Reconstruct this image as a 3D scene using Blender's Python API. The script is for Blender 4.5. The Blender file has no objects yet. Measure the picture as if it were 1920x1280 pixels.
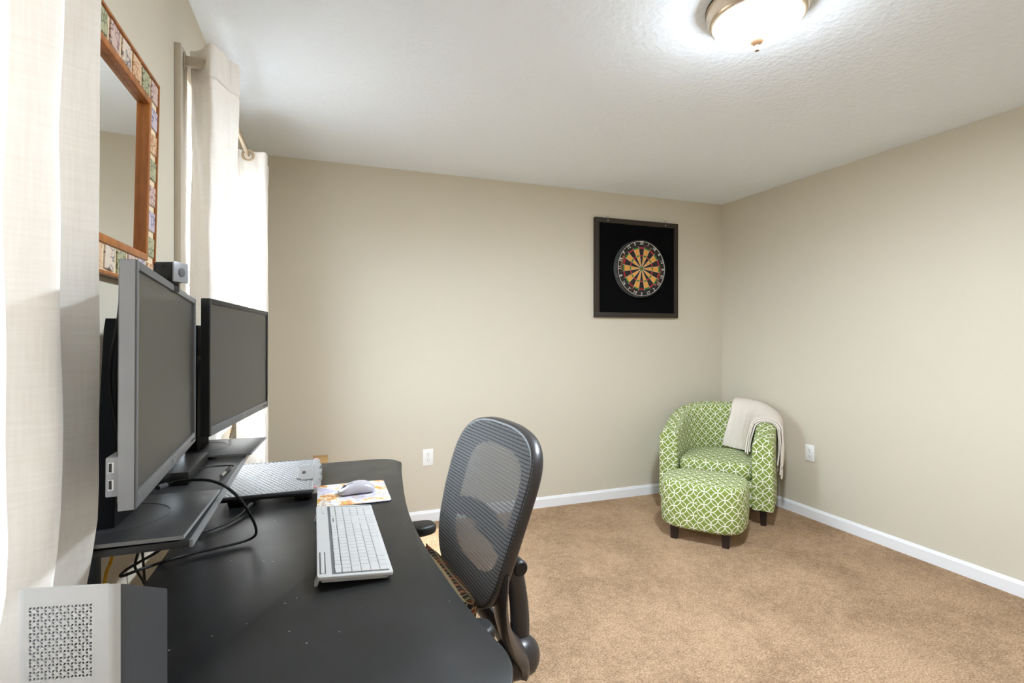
import bpy, bmesh, math, random
from mathutils import Vector, Matrix, Euler
random.seed(7)
PI = math.pi
sc = bpy.context.scene
COL = sc.collection

# ------------------------------------------------------------------ camera
FPX, YAW, CY, CAMH = 964.66, 0.3513, 629.7, 1.30
cam_d = bpy.data.cameras.new('camera')
cam = bpy.data.objects.new('camera', cam_d); COL.objects.link(cam)
cam_d.sensor_width = 36.0
cam_d.lens = FPX / 1920 * 36.0
cam_d.shift_y = -(640 - CY) / 1920
cam_d.clip_start = 0.02
cam.location = (0, 0, CAMH)
cam.rotation_euler = (PI / 2, 0, -YAW)
sc.camera = cam

# ------------------------------------------------------------------ world, sun, exposure
w = bpy.data.worlds.new('sky_world'); sc.world = w
w.use_nodes = True
bg = w.node_tree.nodes['Background']
# overcast-bright sky above the horizon, sunlit ground below it
_n, _l = w.node_tree.nodes, w.node_tree.links
_tc = _n.new('ShaderNodeTexCoord'); _sx = _n.new('ShaderNodeSeparateXYZ'); _rp = _n.new('ShaderNodeValToRGB')
_l.new(_tc.outputs['Generated'], _sx.inputs[0]); _l.new(_sx.outputs['Z'], _rp.inputs[0])
_rp.color_ramp.elements[0].position = 0.0; _rp.color_ramp.elements[0].color = (0.12, 0.125, 0.12, 1)
_rp.color_ramp.elements[1].position = 0.02; _rp.color_ramp.elements[1].color = (0.74, 0.87, 1.0, 1)
_l.new(_rp.outputs[0], bg.inputs['Color'])
bg.inputs['Strength'].default_value = 13.0
sun_d = bpy.data.lights.new('sun', 'SUN'); sun_d.energy = 5.0; sun_d.angle = math.radians(1.5)
sun_d.color = (1.0, 0.98, 0.96)
sun = bpy.data.objects.new('sun', sun_d); COL.objects.link(sun)
sun.rotation_euler = Vector((0.62, 0.42, -1.0)).to_track_quat('-Z', 'Y').to_euler()
LAMP_GLASS, LAMP_WATT = 96.0, 45.0             # ceiling light: glow of the glass bowl, power of the lamp inside it
sc.view_settings.view_transform = 'Standard'
sc.view_settings.look = 'None'
sc.view_settings.gamma = 1.0
sc.view_settings.exposure = 0.90
try: sc.view_settings.use_curve_mapping = False
except Exception: pass
try:
    sc.cycles.use_denoising = True
    sc.cycles.max_bounces = 10; sc.cycles.diffuse_bounces = 6; sc.cycles.transparent_max_bounces = 16
    sc.cycles.sample_clamp_indirect = 8.0
except Exception: pass

# ------------------------------------------------------------------ pixel -> place helpers
_s, _c = math.sin(YAW), math.cos(YAW)
def ray(px, py):
    a = (px - 960) / FPX; b = (CY - py) / FPX
    return Vector((_c * a + _s, -_s * a + _c, b))
CAMP = Vector((0, 0, CAMH))
def atz(px, py, z): d = ray(px, py); return CAMP + d * ((z - CAMH) / d.z)
def atx(px, py, x): d = ray(px, py); return CAMP + d * (x / d.x)
def aty(px, py, y): d = ray(px, py); return CAMP + d * (y / d.y)

# ------------------------------------------------------------------ materials
def srgb(r, g, b):
    f = lambda v: (v / 255 / 12.92) if v / 255 <= 0.04045 else ((v / 255 + 0.055) / 1.055) ** 2.4
    return (f(r), f(g), f(b), 1)
class NT:
    """small helper around a node tree"""
    def __init__(s, name):
        s.m = bpy.data.materials.new(name); s.m.use_nodes = True
        s.t = s.m.node_tree; s.n = s.t.nodes; s.l = s.t.links
        s.b = s.n['Principled BSDF']; s.out = s.n['Material Output']
    def node(s, kind, **kw):
        nd = s.n.new(kind)
        for k, v in kw.items():
            if hasattr(nd, k): setattr(nd, k, v)
        return nd
    def link(s, a, b): s.l.new(a, b)
    def val(s, inp, v):
        if isinstance(v, (int, float, tuple, list)): inp.default_value = v
        else: s.l.new(v, inp)
    def math(s, op, a, b=None, c=None, clamp=False):
        nd = s.n.new('ShaderNodeMath'); nd.operation = op; nd.use_clamp = clamp
        s.val(nd.inputs[0], a)
        if b is not None: s.val(nd.inputs[1], b)
        if c is not None: s.val(nd.inputs[2], c)
        return nd.outputs[0]
    def mix(s, f, a, b):
        nd = s.n.new('ShaderNodeMix'); nd.data_type = 'RGBA'
        s.val(nd.inputs[0], f); s.val(nd.inputs[6], a); s.val(nd.inputs[7], b)
        return nd.outputs[2]
    def coord(s, which='Object', scale=None, rot=None):
        tc = s.n.new('ShaderNodeTexCoord'); o = tc.outputs[which]
        if scale is not None or rot is not None:
            mp = s.n.new('ShaderNodeMapping')
            if scale is not None: mp.inputs['Scale'].default_value = scale if isinstance(scale, tuple) else (scale,) * 3
            if rot is not None: mp.inputs['Rotation'].default_value = rot
            s.l.new(o, mp.inputs['Vector']); o = mp.outputs[0]
        return o
    def noise(s, vec, scale, detail=2, rough=0.5, out='Fac'):
        nd = s.n.new('ShaderNodeTexNoise'); nd.inputs['Scale'].default_value = scale
        nd.inputs['Detail'].default_value = detail; nd.inputs['Roughness'].default_value = rough
        s.l.new(vec, nd.inputs['Vector']); return nd.outputs[out]
    def voronoi(s, vec, scale, feature='F1', out='Distance'):
        nd = s.n.new('ShaderNodeTexVoronoi'); nd.feature = feature; nd.inputs['Scale'].default_value = scale
        s.l.new(vec, nd.inputs['Vector']); return nd.outputs[out]
    def ramp(s, f, stops):
        nd = s.n.new('ShaderNodeValToRGB'); e = nd.color_ramp.elements
        while len(e) < len(stops): e.new(0.5)
        for i, (p, c) in enumerate(stops): e[i].position = p; e[i].color = c
        s.l.new(f, nd.inputs[0]); return nd.outputs[0]
    def bump(s, h, strength=0.3, dist=0.002):
        nd = s.n.new('ShaderNodeBump'); nd.inputs['Strength'].default_value = strength
        nd.inputs['Distance'].default_value = dist; s.l.new(h, nd.inputs['Height'])
        s.l.new(nd.outputs[0], s.b.inputs['Normal'])
    def base(s, c): s.val(s.b.inputs['Base Color'], c)
    def rough(s, r): s.val(s.b.inputs['Roughness'], r)
    def metal(s, v): s.b.inputs['Metallic'].default_value = v
def plain(name, col, rough=0.5, metal=0.0, var=0.06, scale=40.0, bump=0.0, spec=None):
    t = NT(name); v = t.coord('Object')
    n = t.noise(v, scale, 3)
    dark = tuple(x * (1 - var) for x in col[:3]) + (1,); lite = tuple(min(1, x * (1 + var)) for x in col[:3]) + (1,)
    t.base(t.mix(n, dark, lite)); t.rough(rough); t.metal(metal)
    if bump: t.bump(t.noise(v, scale * 6, 2), bump, 0.001)
    if spec is not None: t.b.inputs['Specular IOR Level'].default_value = spec
    return t.m
M = {}
def wall_mat(name, col, bscale, bst, rough=0.85):
    t = NT(name); v = t.coord('Object')
    n = t.noise(v, 1.3, 3); t.base(t.mix(n, tuple(x * 0.985 for x in col[:3]) + (1,), tuple(min(1, x * 1.015) for x in col[:3]) + (1,)))
    t.rough(rough); t.bump(t.noise(v, bscale, 4, 0.6), bst, 0.002)
    t.b.inputs['Specular IOR Level'].default_value = 0.25
    return t.m
M['wall'] = wall_mat('wall_paint_beige', srgb(207, 199, 182), 180, 0.12)
M['white_paint'] = wall_mat('trim_paint_white', srgb(236, 236, 238), 60, 0.05, 0.45)
def ceil_mat():
    t = NT('ceiling_texture_white'); v = t.coord('Object')
    t.base(srgb(238, 245, 254)); t.rough(0.9)
    a = t.noise(v, 55, 5, 0.65); b = t.voronoi(v, 38)
    t.bump(t.math('ADD', a, t.math('MULTIPLY', b, 0.5)), 0.6, 0.006)
    return t.m
M['ceiling'] = ceil_mat()
def carpet_mat():
    t = NT('carpet_tan'); v = t.coord('Object')
    big = t.noise(v, 2.2, 4, 0.6); mid = t.noise(v, 34, 4, 0.7); fine = t.noise(v, 130, 4, 0.85); vor = t.voronoi(v, 170)
    c = t.ramp(fine, [(0.30, srgb(114, 87, 63)), (0.47, srgb(180, 148, 117)), (0.66, srgb(224, 196, 166))])
    k = t.math('ADD', t.math('MULTIPLY', big, 0.55), t.math('MULTIPLY', mid, 0.45))
    shade = t.ramp(k, [(0.36, (0.66, 0.63, 0.59, 1)), (0.58, (1.06, 1.06, 1.06, 1))])
    nd = t.n.new('ShaderNodeMix'); nd.data_type = 'RGBA'; nd.blend_type = 'MULTIPLY'; nd.inputs[0].default_value = 1
    t.link(c, nd.inputs[6]); t.link(shade, nd.inputs[7]); t.base(nd.outputs[2]); t.rough(0.95)
    t.b.inputs['Specular IOR Level'].default_value = 0.1
    t.bump(t.math('ADD', fine, t.math('MULTIPLY', vor, 0.7)), 0.9, 0.006)
    return t.m
M['carpet'] = carpet_mat()
def desk_mat():
    t = NT('desk_top_black'); v = t.coord('Object')
    sp = t.math('LESS_THAN', t.voronoi(v, 34), 0.045)
    gate = t.math('GREATER_THAN', t.noise(v, 5, 2), 0.47)
    dust = t.math('MULTIPLY', sp, gate)
    haze = t.ramp(t.noise(v, 7, 5, 0.7), [(0.35, srgb(22, 22, 23)), (0.75, srgb(34, 34, 35))])
    t.base(t.mix(dust, haze, srgb(190, 190, 188)))
    grain = t.noise(t.coord('Object', (160, 14, 60)), 1.0, 3)
    t.rough(t.math('ADD', 0.31, t.math('MULTIPLY', t.noise(v, 9, 4), 0.14)))
    t.bump(grain, 0.10, 0.0006)
    return t.m
M['desk'] = desk_mat()
def fabric_green():
    t = NT('fabric_green_trellis')
    uv = t.node('ShaderNodeTexCoord').outputs['UV']
    sp = t.node('ShaderNodeSeparateXYZ'); t.link(uv, sp.inputs[0])
    a = 0.056; k = 1 / (a * math.sqrt(2))
    p = t.math('MULTIPLY', t.math('ADD', sp.outputs[0], sp.outputs[1]), k)
    q = t.math('MULTIPLY', t.math('SUBTRACT', sp.outputs[1], sp.outputs[0]), k)
    fx = t.math('ABSOLUTE', t.math('SUBTRACT', t.math('FRACT', p), 0.5))
    fy = t.math('ABSOLUTE', t.math('SUBTRACT', t.math('FRACT', q), 0.5))
    def ring(ax, ay):
        d = t.math('SQRT', t.math('ADD', t.math('MULTIPLY', ax, ax), t.math('MULTIPLY', ay, ay)))
        return t.math('ABSOLUTE', t.math('SUBTRACT', d, 0.70711))
    d = t.math('MINIMUM', ring(t.math('SUBTRACT', fx, 1.0), fy), ring(fx, t.math('SUBTRACT', fy, 1.0)))
    line = t.math('LESS_THAN', d, 0.039)
    cx = t.math('SUBTRACT', fx, 0.5); cy = t.math('SUBTRACT', fy, 0.5)
    node = t.math('LESS_THAN', t.math('ADD', t.math('ABSOLUTE', cx), t.math('ABSOLUTE', cy)), 0.085)
    mask = t.math('MAXIMUM', line, node)
    v = t.coord('Object'); n = t.noise(v, 60, 3)
    g = t.mix(n, srgb(120, 138, 58), srgb(140, 156, 76))
    t.base(t.mix(mask, g, srgb(240, 238, 226))); t.rough(0.9)
    t.b.inputs['Specular IOR Level'].default_value = 0.15
    t.bump(t.noise(v, 700, 2), 0.25, 0.001)
    return t.m
M['green'] = fabric_green()
def curtain_mat():
    t = NT('curtain_linen_cream'); v = t.coord('Object')
    wv = t.noise(t.coord('Object', (260, 260, 12)), 1.0, 3); wh = t.noise(t.coord('Object', (14, 14, 300)), 1.0, 3)
    n = t.math('MULTIPLY', t.math('ADD', wv, wh), 0.5)
    c = t.mix(n, srgb(226, 218, 208), srgb(250, 246, 242))
    t.base(c); t.rough(0.9); t.b.inputs['Specular IOR Level'].default_value = 0.1
    t.bump(n, 0.25, 0.001)
    tr = t.node('ShaderNodeBsdfTranslucent'); t.link(c, tr.inputs[0])
    mx = t.node('ShaderNodeMixShader'); mx.inputs[0].default_value = 0.055
    t.link(t.b.outputs[0], mx.inputs[1]); t.link(tr.outputs[0], mx.inputs[2]); t.link(mx.outputs[0], t.out.inputs[0])
    return t.m
M['curtain'] = curtain_mat()
def glass_mat():
    t = NT('window_glass'); t.base((1, 1, 1, 1)); t.rough(0.02)
    tr = t.node('ShaderNodeBsdfTransparent'); gl = t.node('ShaderNodeBsdfGlossy'); gl.inputs['Roughness'].default_value = 0.02
    mx = t.node('ShaderNodeMixShader'); mx.inputs[0].default_value = 0.05
    t.link(tr.outputs[0], mx.inputs[1]); t.link(gl.outputs[0], mx.inputs[2]); t.link(mx.outputs[0], t.out.inputs[0])
    return t.m
M['glass'] = glass_mat()
def mirror_mat():
    t = NT('mirror_silvered'); t.base(t.mix(t.noise(t.coord('Object'), 3, 2), (0.90, 0.91, 0.90, 1), (0.93, 0.94, 0.93, 1))); t.metal(1); t.rough(0.015); return t.m
M['mirror'] = mirror_mat()
def wood_mat(name, a, b, sc3=(14, 14, 2.2), rough=0.45):
    t = NT(name); v = t.coord('Object', sc3); n = t.noise(v, 3.0, 5, 0.6)
    t.base(t.ramp(n, [(0.3, a), (0.7, b)])); t.rough(rough); t.bump(n, 0.08, 0.001); return t.m
M['pine'] = wood_mat('pine_orange_stain', srgb(132, 72, 22), srgb(182, 112, 48))
M['dark_wood'] = wood_mat('leg_dark_espresso', srgb(26, 16, 12), srgb(44, 28, 22))
def worn_frame():
    t = NT('frame_dark_bronze_worn'); v = t.coord('Object')
    chip = t.math('GREATER_THAN', t.noise(v, 45, 4, 0.8), 0.72)
    t.base(t.mix(chip, t.mix(t.noise(v, 8, 3), srgb(38, 30, 22), srgb(52, 42, 32)), srgb(176, 164, 144))); t.rough(0.6); return t.m
M['dart_frame'] = worn_frame()
M['felt'] = plain('felt_black', srgb(14, 14, 15), 1.0, 0, 0.25, 120, 0.3, 0.05)
M['black_plastic'] = plain('plastic_black', srgb(24, 24, 25), 0.42)
M['black_metal'] = plain('metal_black_powdercoat', srgb(34, 34, 35), 0.5, 0.0, 0.08, 300, 0.15)
M['matte_black'] = plain('plastic_black_matte', srgb(18, 18, 19), 0.7, 0, 0.06, 40, 0, 0.12)
M['bezel_mid'] = plain('bezel_mid_grey', srgb(92, 92, 94), 0.42)
M['riser'] = plain('riser_charcoal', srgb(50, 50, 51), 0.42, 0.0, 0.08, 200, 0.1)
M['riser_edge'] = plain('riser_edge_grey', srgb(132, 132, 132), 0.4)
M['rubber'] = plain('cable_rubber_black', srgb(16, 16, 17), 0.55)
M['screen'] = plain('screen_matte_dark', srgb(46, 44, 42), 0.36, 0.0, 0.03, 6, 0, 0.35)
M['silver'] = plain('plastic_silver_grey', srgb(150, 151, 155), 0.38, 0.2)
M['bezel_grey'] = plain('bezel_dark_grey', srgb(70, 70, 72), 0.4)
M['light_grey'] = plain('plastic_light_grey', srgb(192, 191, 190), 0.45, 0.0, 0.03)
M['key_gap'] = plain('plastic_key_well_grey', srgb(96, 97, 100), 0.6)
M['white_plastic'] = plain('plastic_white', srgb(238, 238, 236), 0.35, 0.0, 0.02)
M['nickel'] = plain('nickel_brushed_warm', srgb(214, 196, 172), 0.28, 0.85)
M['finial'] = plain('finial_warm_tan', srgb(150, 122, 94), 0.45)
M['bronze_dark'] = plain('bronze_dark_edge', srgb(70, 60, 52), 0.4, 0.7)
M['steel'] = plain('steel_bright', srgb(200, 200, 202), 0.25, 0.9)
M['yellow'] = plain('cable_yellow', srgb(214, 158, 22), 0.5)
M['tan_cable'] = plain('cable_tan', srgb(176, 142, 78), 0.5)
M['cardboard'] = plain('cardboard_tan', srgb(190, 152, 100), 0.85, 0, 0.08, 30)
M['paint_beige'] = plain('casing_paint_beige', srgb(190, 178, 160), 0.5, 0, 0.04, 30)
M['blanket'] = None
def blanket_mat():
    t = NT('blanket_cream_fleece'); v = t.coord('Object')
    n = t.noise(v, 220, 3, 0.7); t.base(t.mix(n, srgb(218, 205, 193), srgb(246, 237, 228))); t.rough(1.0)
    t.b.inputs['Specular IOR Level'].default_value = 0.05; t.bump(n, 0.9, 0.004); return t.m
M['blanket'] = blanket_mat()
M['chair_frame'] = plain('chair_frame_charcoal', srgb(54, 50, 51), 0.36)
M['chair_pad'] = plain('chair_pad_black', srgb(22, 22, 23), 0.5)
M['seat_fabric'] = plain('seat_fabric_black', srgb(30, 30, 32), 0.95, 0, 0.2, 300, 0.4)
def mesh_mat():
    t = NT('chair_mesh_grey')
    uv = t.node('ShaderNodeTexCoord').outputs['UV']
    sp = t.node('ShaderNodeSeparateXYZ'); t.link(uv, sp.inputs[0])
    row = t.math('MULTIPLY', sp.outputs[1], 1 / 0.0086); fr = t.math('FRACT', row)
    off = t.math('MULTIPLY', t.math('FLOOR', row), 0.5)
    cu = t.math('FRACT', t.math('ADD', t.math('MULTIPLY', sp.outputs[0], 1 / 0.0058), off))
    slot = t.math('MULTIPLY', t.math('LESS_THAN', fr, 0.26), t.math('LESS_THAN', cu, 0.70))
    n = t.noise(t.coord('Object'), 500, 2)
    t.base(t.mix(t.math('GREATER_THAN', fr, 0.28), srgb(58, 58, 60), t.mix(n, srgb(98, 98, 101), srgb(140, 140, 143)))); t.rough(0.7)
    tr = t.node('ShaderNodeBsdfTransparent'); mx = t.node('ShaderNodeMixShader')
    fac = t.math('ADD', t.math('MULTIPLY', slot, 0.5), 0.10)
    t.link(fac, mx.inputs[0]); t.link(t.b.outputs[0], mx.inputs[1]); t.link(tr.outputs[0], mx.inputs[2]); t.link(mx.outputs[0], t.out.inputs[0])
    return t.m
M['mesh'] = mesh_mat()
def cushion_mat():
    t = NT('cushion_multicolour_tiles')
    uv = t.node('ShaderNodeTexCoord').outputs['UV']
    br = t.node('ShaderNodeTexBrick'); br.offset = 0.5
    br.inputs['Scale'].default_value = 1.0; br.inputs['Brick Width'].default_value = 0.020; br.inputs['Row Height'].default_value = 0.015
    br.inputs['Mortar Size'].default_value = 0.0014; br.inputs['Mortar Smooth'].default_value = 0.1
    t.link(uv, br.inputs['Vector'])
    sp = t.node('ShaderNodeSeparateXYZ'); t.link(uv, sp.inputs[0])
    row = t.math('FLOOR', t.math('DIVIDE', sp.outputs[1], 0.015))
    sh = t.math('MULTIPLY', t.math('FLOORED_MODULO', row, 2.0), 0.5)
    colm = t.math('FLOOR', t.math('ADD', t.math('DIVIDE', sp.outputs[0], 0.020), sh))
    cb = t.node('ShaderNodeCombineXYZ'); t.link(row, cb.inputs[0]); t.link(colm, cb.inputs[1])
    wn = t.node('ShaderNodeTexWhiteNoise'); wn.noise_dimensions = '2D'; t.link(cb.outputs[0], wn.inputs['Vector'])
    c = t.ramp(wn.outputs['Value'], [(0.0, srgb(34, 22, 16)), (0.25, srgb(98, 40, 26)), (0.5, srgb(120, 62, 34)), (0.75, srgb(70, 70, 36)), (1.0, srgb(46, 28, 20))])
    c.node.color_ramp.interpolation = 'CONSTANT'
    t.base(t.mix(br.outputs['Fac'], c, srgb(176, 158, 124))); t.rough(0.9); return t.m
M['cushion'] = cushion_mat()
def pad_print():
    t = NT('mouse_pad_watercolour_print'); v = t.coord('Object')
    n = t.noise(v, 11, 4, 0.65); n2 = t.noise(t.coord('Object', 1.0, (0, 0, 1.3)), 26, 5, 0.75); ns = t.math('ADD', t.math('MULTIPLY', n, 0.7), t.math('MULTIPLY', n2, 0.3))
    c = t.ramp(ns, [(0.34, srgb(122, 140, 62)), (0.40, srgb(206, 186, 84)), (0.44, srgb(208, 120, 78)), (0.475, srgb(222, 204, 150)), (0.51, srgb(216, 216, 220)), (0.585, srgb(190, 182, 206)), (0.65, srgb(216, 206, 140))])
    vor = t.voronoi(v, 34, 'DISTANCE_TO_EDGE'); ink = t.math('MULTIPLY', t.math('LESS_THAN', vor, 0.035), t.math('GREATER_THAN', n2, 0.52))
    t.base(t.mix(t.math('MULTIPLY', ink, 0.6), c, srgb(150, 70, 40))); t.rough(0.75); return t.m
M['pad_print'] = pad_print()
def tile_mat(name, a, ink):
    t = NT(name)
    oi = t.node('ShaderNodeObjectInfo'); v = t.coord('Object'); ad = t.node('ShaderNodeVectorMath'); ad.operation = 'ADD'
    sc_ = t.node('ShaderNodeVectorMath'); sc_.operation = 'SCALE'; t.link(oi.outputs['Location'], sc_.inputs[0]); sc_.inputs['Scale'].default_value = 7.0
    t.link(v, ad.inputs[0]); t.link(sc_.outputs[0], ad.inputs[1]); v2 = ad.outputs[0]
    n = t.noise(v2, 45, 4, 0.7); e = t.voronoi(v2, 62, 'DISTANCE_TO_EDGE')
    lines = t.math('MULTIPLY', t.math('LESS_THAN', e, 0.07), t.math('GREATER_THAN', t.noise(v2, 30, 2), 0.47))
    blot = t.math('GREATER_THAN', t.noise(v2, 70, 3, 0.7), 0.66)
    k = t.math('MAXIMUM', lines, blot)
    t.base(t.mix(t.math('MULTIPLY', k, 0.75), t.mix(n, a, tuple(min(1, x * 1.12) for x in a[:3]) + (1,)), ink)); t.rough(0.55); t.bump(n, 0.2, 0.001); return t.m
TILES = [tile_mat('tile_rose', srgb(198, 172, 162), srgb(88, 44, 48)), tile_mat('tile_sage', srgb(166, 164, 130), srgb(52, 60, 34)),
         tile_mat('tile_peach', srgb(210, 176, 142), srgb(158, 96, 54)), tile_mat('tile_lilac', srgb(188, 176, 186), srgb(62, 52, 104)),
         tile_mat('tile_ivory', srgb(208, 192, 176), srgb(46, 42, 62))]
M['grout'] = plain('grout_cream', srgb(226, 206, 174), 0.8)
def flat_mat(name, col, rough=0.8): return plain(name, col, rough, 0, 0.10, 150, 0.1)
M['d_black'] = flat_mat('sisal_black', srgb(36, 30, 26)); M['d_cream'] = flat_mat('sisal_amber', srgb(222, 158, 74))
M['d_red'] = flat_mat('sisal_red', srgb(190, 34, 40)); M['d_green'] = flat_mat('sisal_green', srgb(52, 132, 58))
M['d_rim'] = plain('dartboard_band_grey', srgb(110, 112, 114), 0.45, 0.4); M['wire'] = plain('wire_white', srgb(226, 224, 218), 0.4, 0.2)
M['print_orange'] = flat_mat('print_orange', srgb(214, 140, 86)); M['print_red'] = flat_mat('print_red', srgb(150, 46, 36))
def pad_mesh():
    t = NT('cooling_pad_grey_metal'); t.base(t.mix(t.noise(t.coord('Object'), 60, 3), srgb(150, 151, 153), srgb(184, 185, 187))); t.rough(0.36); t.metal(0.5); return t.m
M['pad_metal'] = pad_mesh()
M['pink'] = plain('accent_pink', srgb(212, 120, 140), 0.4)
def glow(name, col, strength):
    t = NT(name); t.base(col); t.b.inputs['Emission Color'].default_value = col; t.b.inputs['Emission Strength'].default_value = strength; t.rough(0.3); return t.m
def lamp_glass():
    t = NT('lamp_glass_lit'); e = t.node('ShaderNodeEmission'); e.inputs[0].default_value = (0.84, 0.925, 1.0, 1); e.inputs[1].default_value = LAMP_GLASS
    tr = t.node('ShaderNodeBsdfTransparent'); tr.inputs[0].default_value = (1, 1, 1, 1); mx = t.node('ShaderNodeMixShader'); mx.inputs[0].default_value = 0.75
    t.link(e.outputs[0], mx.inputs[1]); t.link(tr.outputs[0], mx.inputs[2]); t.link(mx.outputs[0], t.out.inputs[0]); return t.m
M['lamp_glass'] = lamp_glass()
M['mouse'] = plain('mouse_silver_lilac', srgb(196, 192, 200), 0.35, 0.15)
M['mouse_dark'] = plain('mouse_slot_dark', srgb(90, 84, 92), 0.5)
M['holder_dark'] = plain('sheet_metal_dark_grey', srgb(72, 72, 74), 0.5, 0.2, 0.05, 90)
M['holder_light'] = plain('sheet_metal_silver', srgb(198, 200, 203), 0.45, 0.25, 0.03, 90)

# ------------------------------------------------------------------ mesh builder
class MB:
    def __init__(s): s.v = []; s.f = []; s.uv = {}; s.mi = []; s.cur = 0
    def add(s, verts, faces, uvs=None):
        o = len(s.v); s.v += [Vector(p) for p in verts]
        for i, f in enumerate(faces):
            s.f.append([a + o for a in f]); s.mi.append(s.cur)
            if uvs: s.uv[len(s.f) - 1] = uvs[i]
        return s
    def box(s, x0, x1, y0, y1, z0, z1, bev=0.0, seg=2, mat=None):
        if bev <= 0:
            vs = [(x0, y0, z0), (x1, y0, z0), (x1, y1, z0), (x0, y1, z0), (x0, y0, z1), (x1, y0, z1), (x1, y1, z1), (x0, y1, z1)]
            fs = [(0, 3, 2, 1), (4, 5, 6, 7), (0, 1, 5, 4), (1, 2, 6, 5), (2, 3, 7, 6), (3, 0, 4, 7)]
        else:
            bm = bmesh.new(); bmesh.ops.create_cube(bm, size=1.0)
            for v in bm.verts: v.co = Vector(((x0 + x1) / 2 + v.co.x * (x1 - x0), (y0 + y1) / 2 + v.co.y * (y1 - y0), (z0 + z1) / 2 + v.co.z * (z1 - z0)))
            bmesh.ops.bevel(bm, geom=bm.edges[:], offset=bev, segments=seg, profile=0.5, affect='EDGES', clamp_overlap=True)
            bm.verts.index_update(); vs = [v.co.copy() for v in bm.verts]; fs = [[v.index for v in f.verts] for f in bm.faces]; bm.free()
        if mat is not None: vs = [mat @ Vector(p) for p in vs]
        return s.add(vs, fs)
    def loft(s, rings, closed=True, cap0=False, cap1=False, uv=False):
        n = len(rings[0]); vs = [p for r in rings for p in r]; fs = []; uvs = []
        if uv:
            us = [0.0]
            per = [[0.0] for _ in rings]
            for i, r in enumerate(rings):
                for j in range(n if closed else n - 1): per[i].append(per[i][-1] + (Vector(r[(j + 1) % n]) - Vector(r[j])).length)
            for i in range(1, len(rings)):
                us.append(us[-1] + sum((Vector(rings[i][j]) - Vector(rings[i - 1][j])).length for j in range(n)) / n)
        for i in range(len(rings) - 1):
            for j in range(n if closed else n - 1):
                k = (j + 1) % n
                fs.append((i * n + j, i * n + k, (i + 1) * n + k, (i + 1) * n + j))
                if uv: uvs.append([(us[i], per[i][j]), (us[i], per[i][j + 1]), (us[i + 1], per[i + 1][j + 1]), (us[i + 1], per[i + 1][j])])
        if cap0: fs.append(tuple(range(n))[::-1]); uvs.append([(p[1], p[2]) for p in rings[0]][::-1])
        if cap1: fs.append(tuple((len(rings) - 1) * n + j for j in range(n))); uvs.append([(p[1], p[2]) for p in rings[-1]])
        return s.add(vs, fs, uvs if uv else None)
    def tube(s, pts, r, n=10, caps=True, rs=None, flat=None):
        pts = [Vector(p) for p in pts]; rings = []; prev = None
        for i, p in enumerate(pts):
            d = (pts[min(i + 1, len(pts) - 1)] - pts[max(i - 1, 0)]).normalized()
            if prev is None:
                up = Vector((0, 0, 1)) if abs(d.z) < 0.9 else Vector((0, 1, 0)); a = d.cross(up).normalized()
            else: a = (prev - d * prev.dot(d)).normalized()
            prev = a; b = d.cross(a); rr = rs[i] if rs else r
            fa, fb = (flat[i] if isinstance(flat, list) else flat) if flat else (1, 1)
            rings.append([p + a * (rr * fa * math.cos(t)) + b * (rr * fb * math.sin(t)) for t in [2 * PI * k / n for k in range(n)]])
        return s.loft(rings, True, caps, caps)
    def lathe(s, prof, n=32, c=(0, 0, 0), mat=None):
        rings = []
        for r, z in prof:
            ring = [Vector((c[0] + r * math.cos(2 * PI * k / n), c[1] + r * math.sin(2 * PI * k / n), c[2] + z)) for k in range(n)]
            if mat is not None: ring = [mat @ p for p in ring]
            rings.append(ring)
        return s.loft(rings, True, True, True)
    def prism(s, outline, z0, z1, bev=0.0, seg=3):
        """outline: list of (x,y), counter-clockwise"""
        if bev <= 0:
            rings = [[(x, y, z0) for x, y in outline], [(x, y, z1) for x, y in outline]]
            return s.loft(rings, True, True, True)
        n = len(outline); nor = []
        for i in range(n):
            a = Vector(outline[i - 1]); b = Vector(outline[(i + 1) % n]); d = (b - a).normalized(); nor.append(Vector((d.y, -d.x)))
        prof = []
        for k in range(seg + 1):
            t = PI / 2 * k / seg; prof.append((bev * (1 - math.sin(t)), z0 + bev * (1 - math.cos(t))))
        for k in range(seg + 1):
            t = PI / 2 * k / seg; prof.append((bev * (1 - math.cos(t)), z1 - bev * (1 - math.sin(t))))
        rings = [[(outline[i][0] - nor[i].x * o, outline[i][1] - nor[i].y * o, z) for i in range(n)] for o, z in prof]
        return s.loft(rings, True, True, True)
    def xf(s, m):
        s.v = [m @ p for p in s.v]; return s
ROOT = {}
def _root_mat(o):
    while o.parent is not None: o = o.parent
    return ROOT.get(o.name, Matrix.Identity(4))
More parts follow.
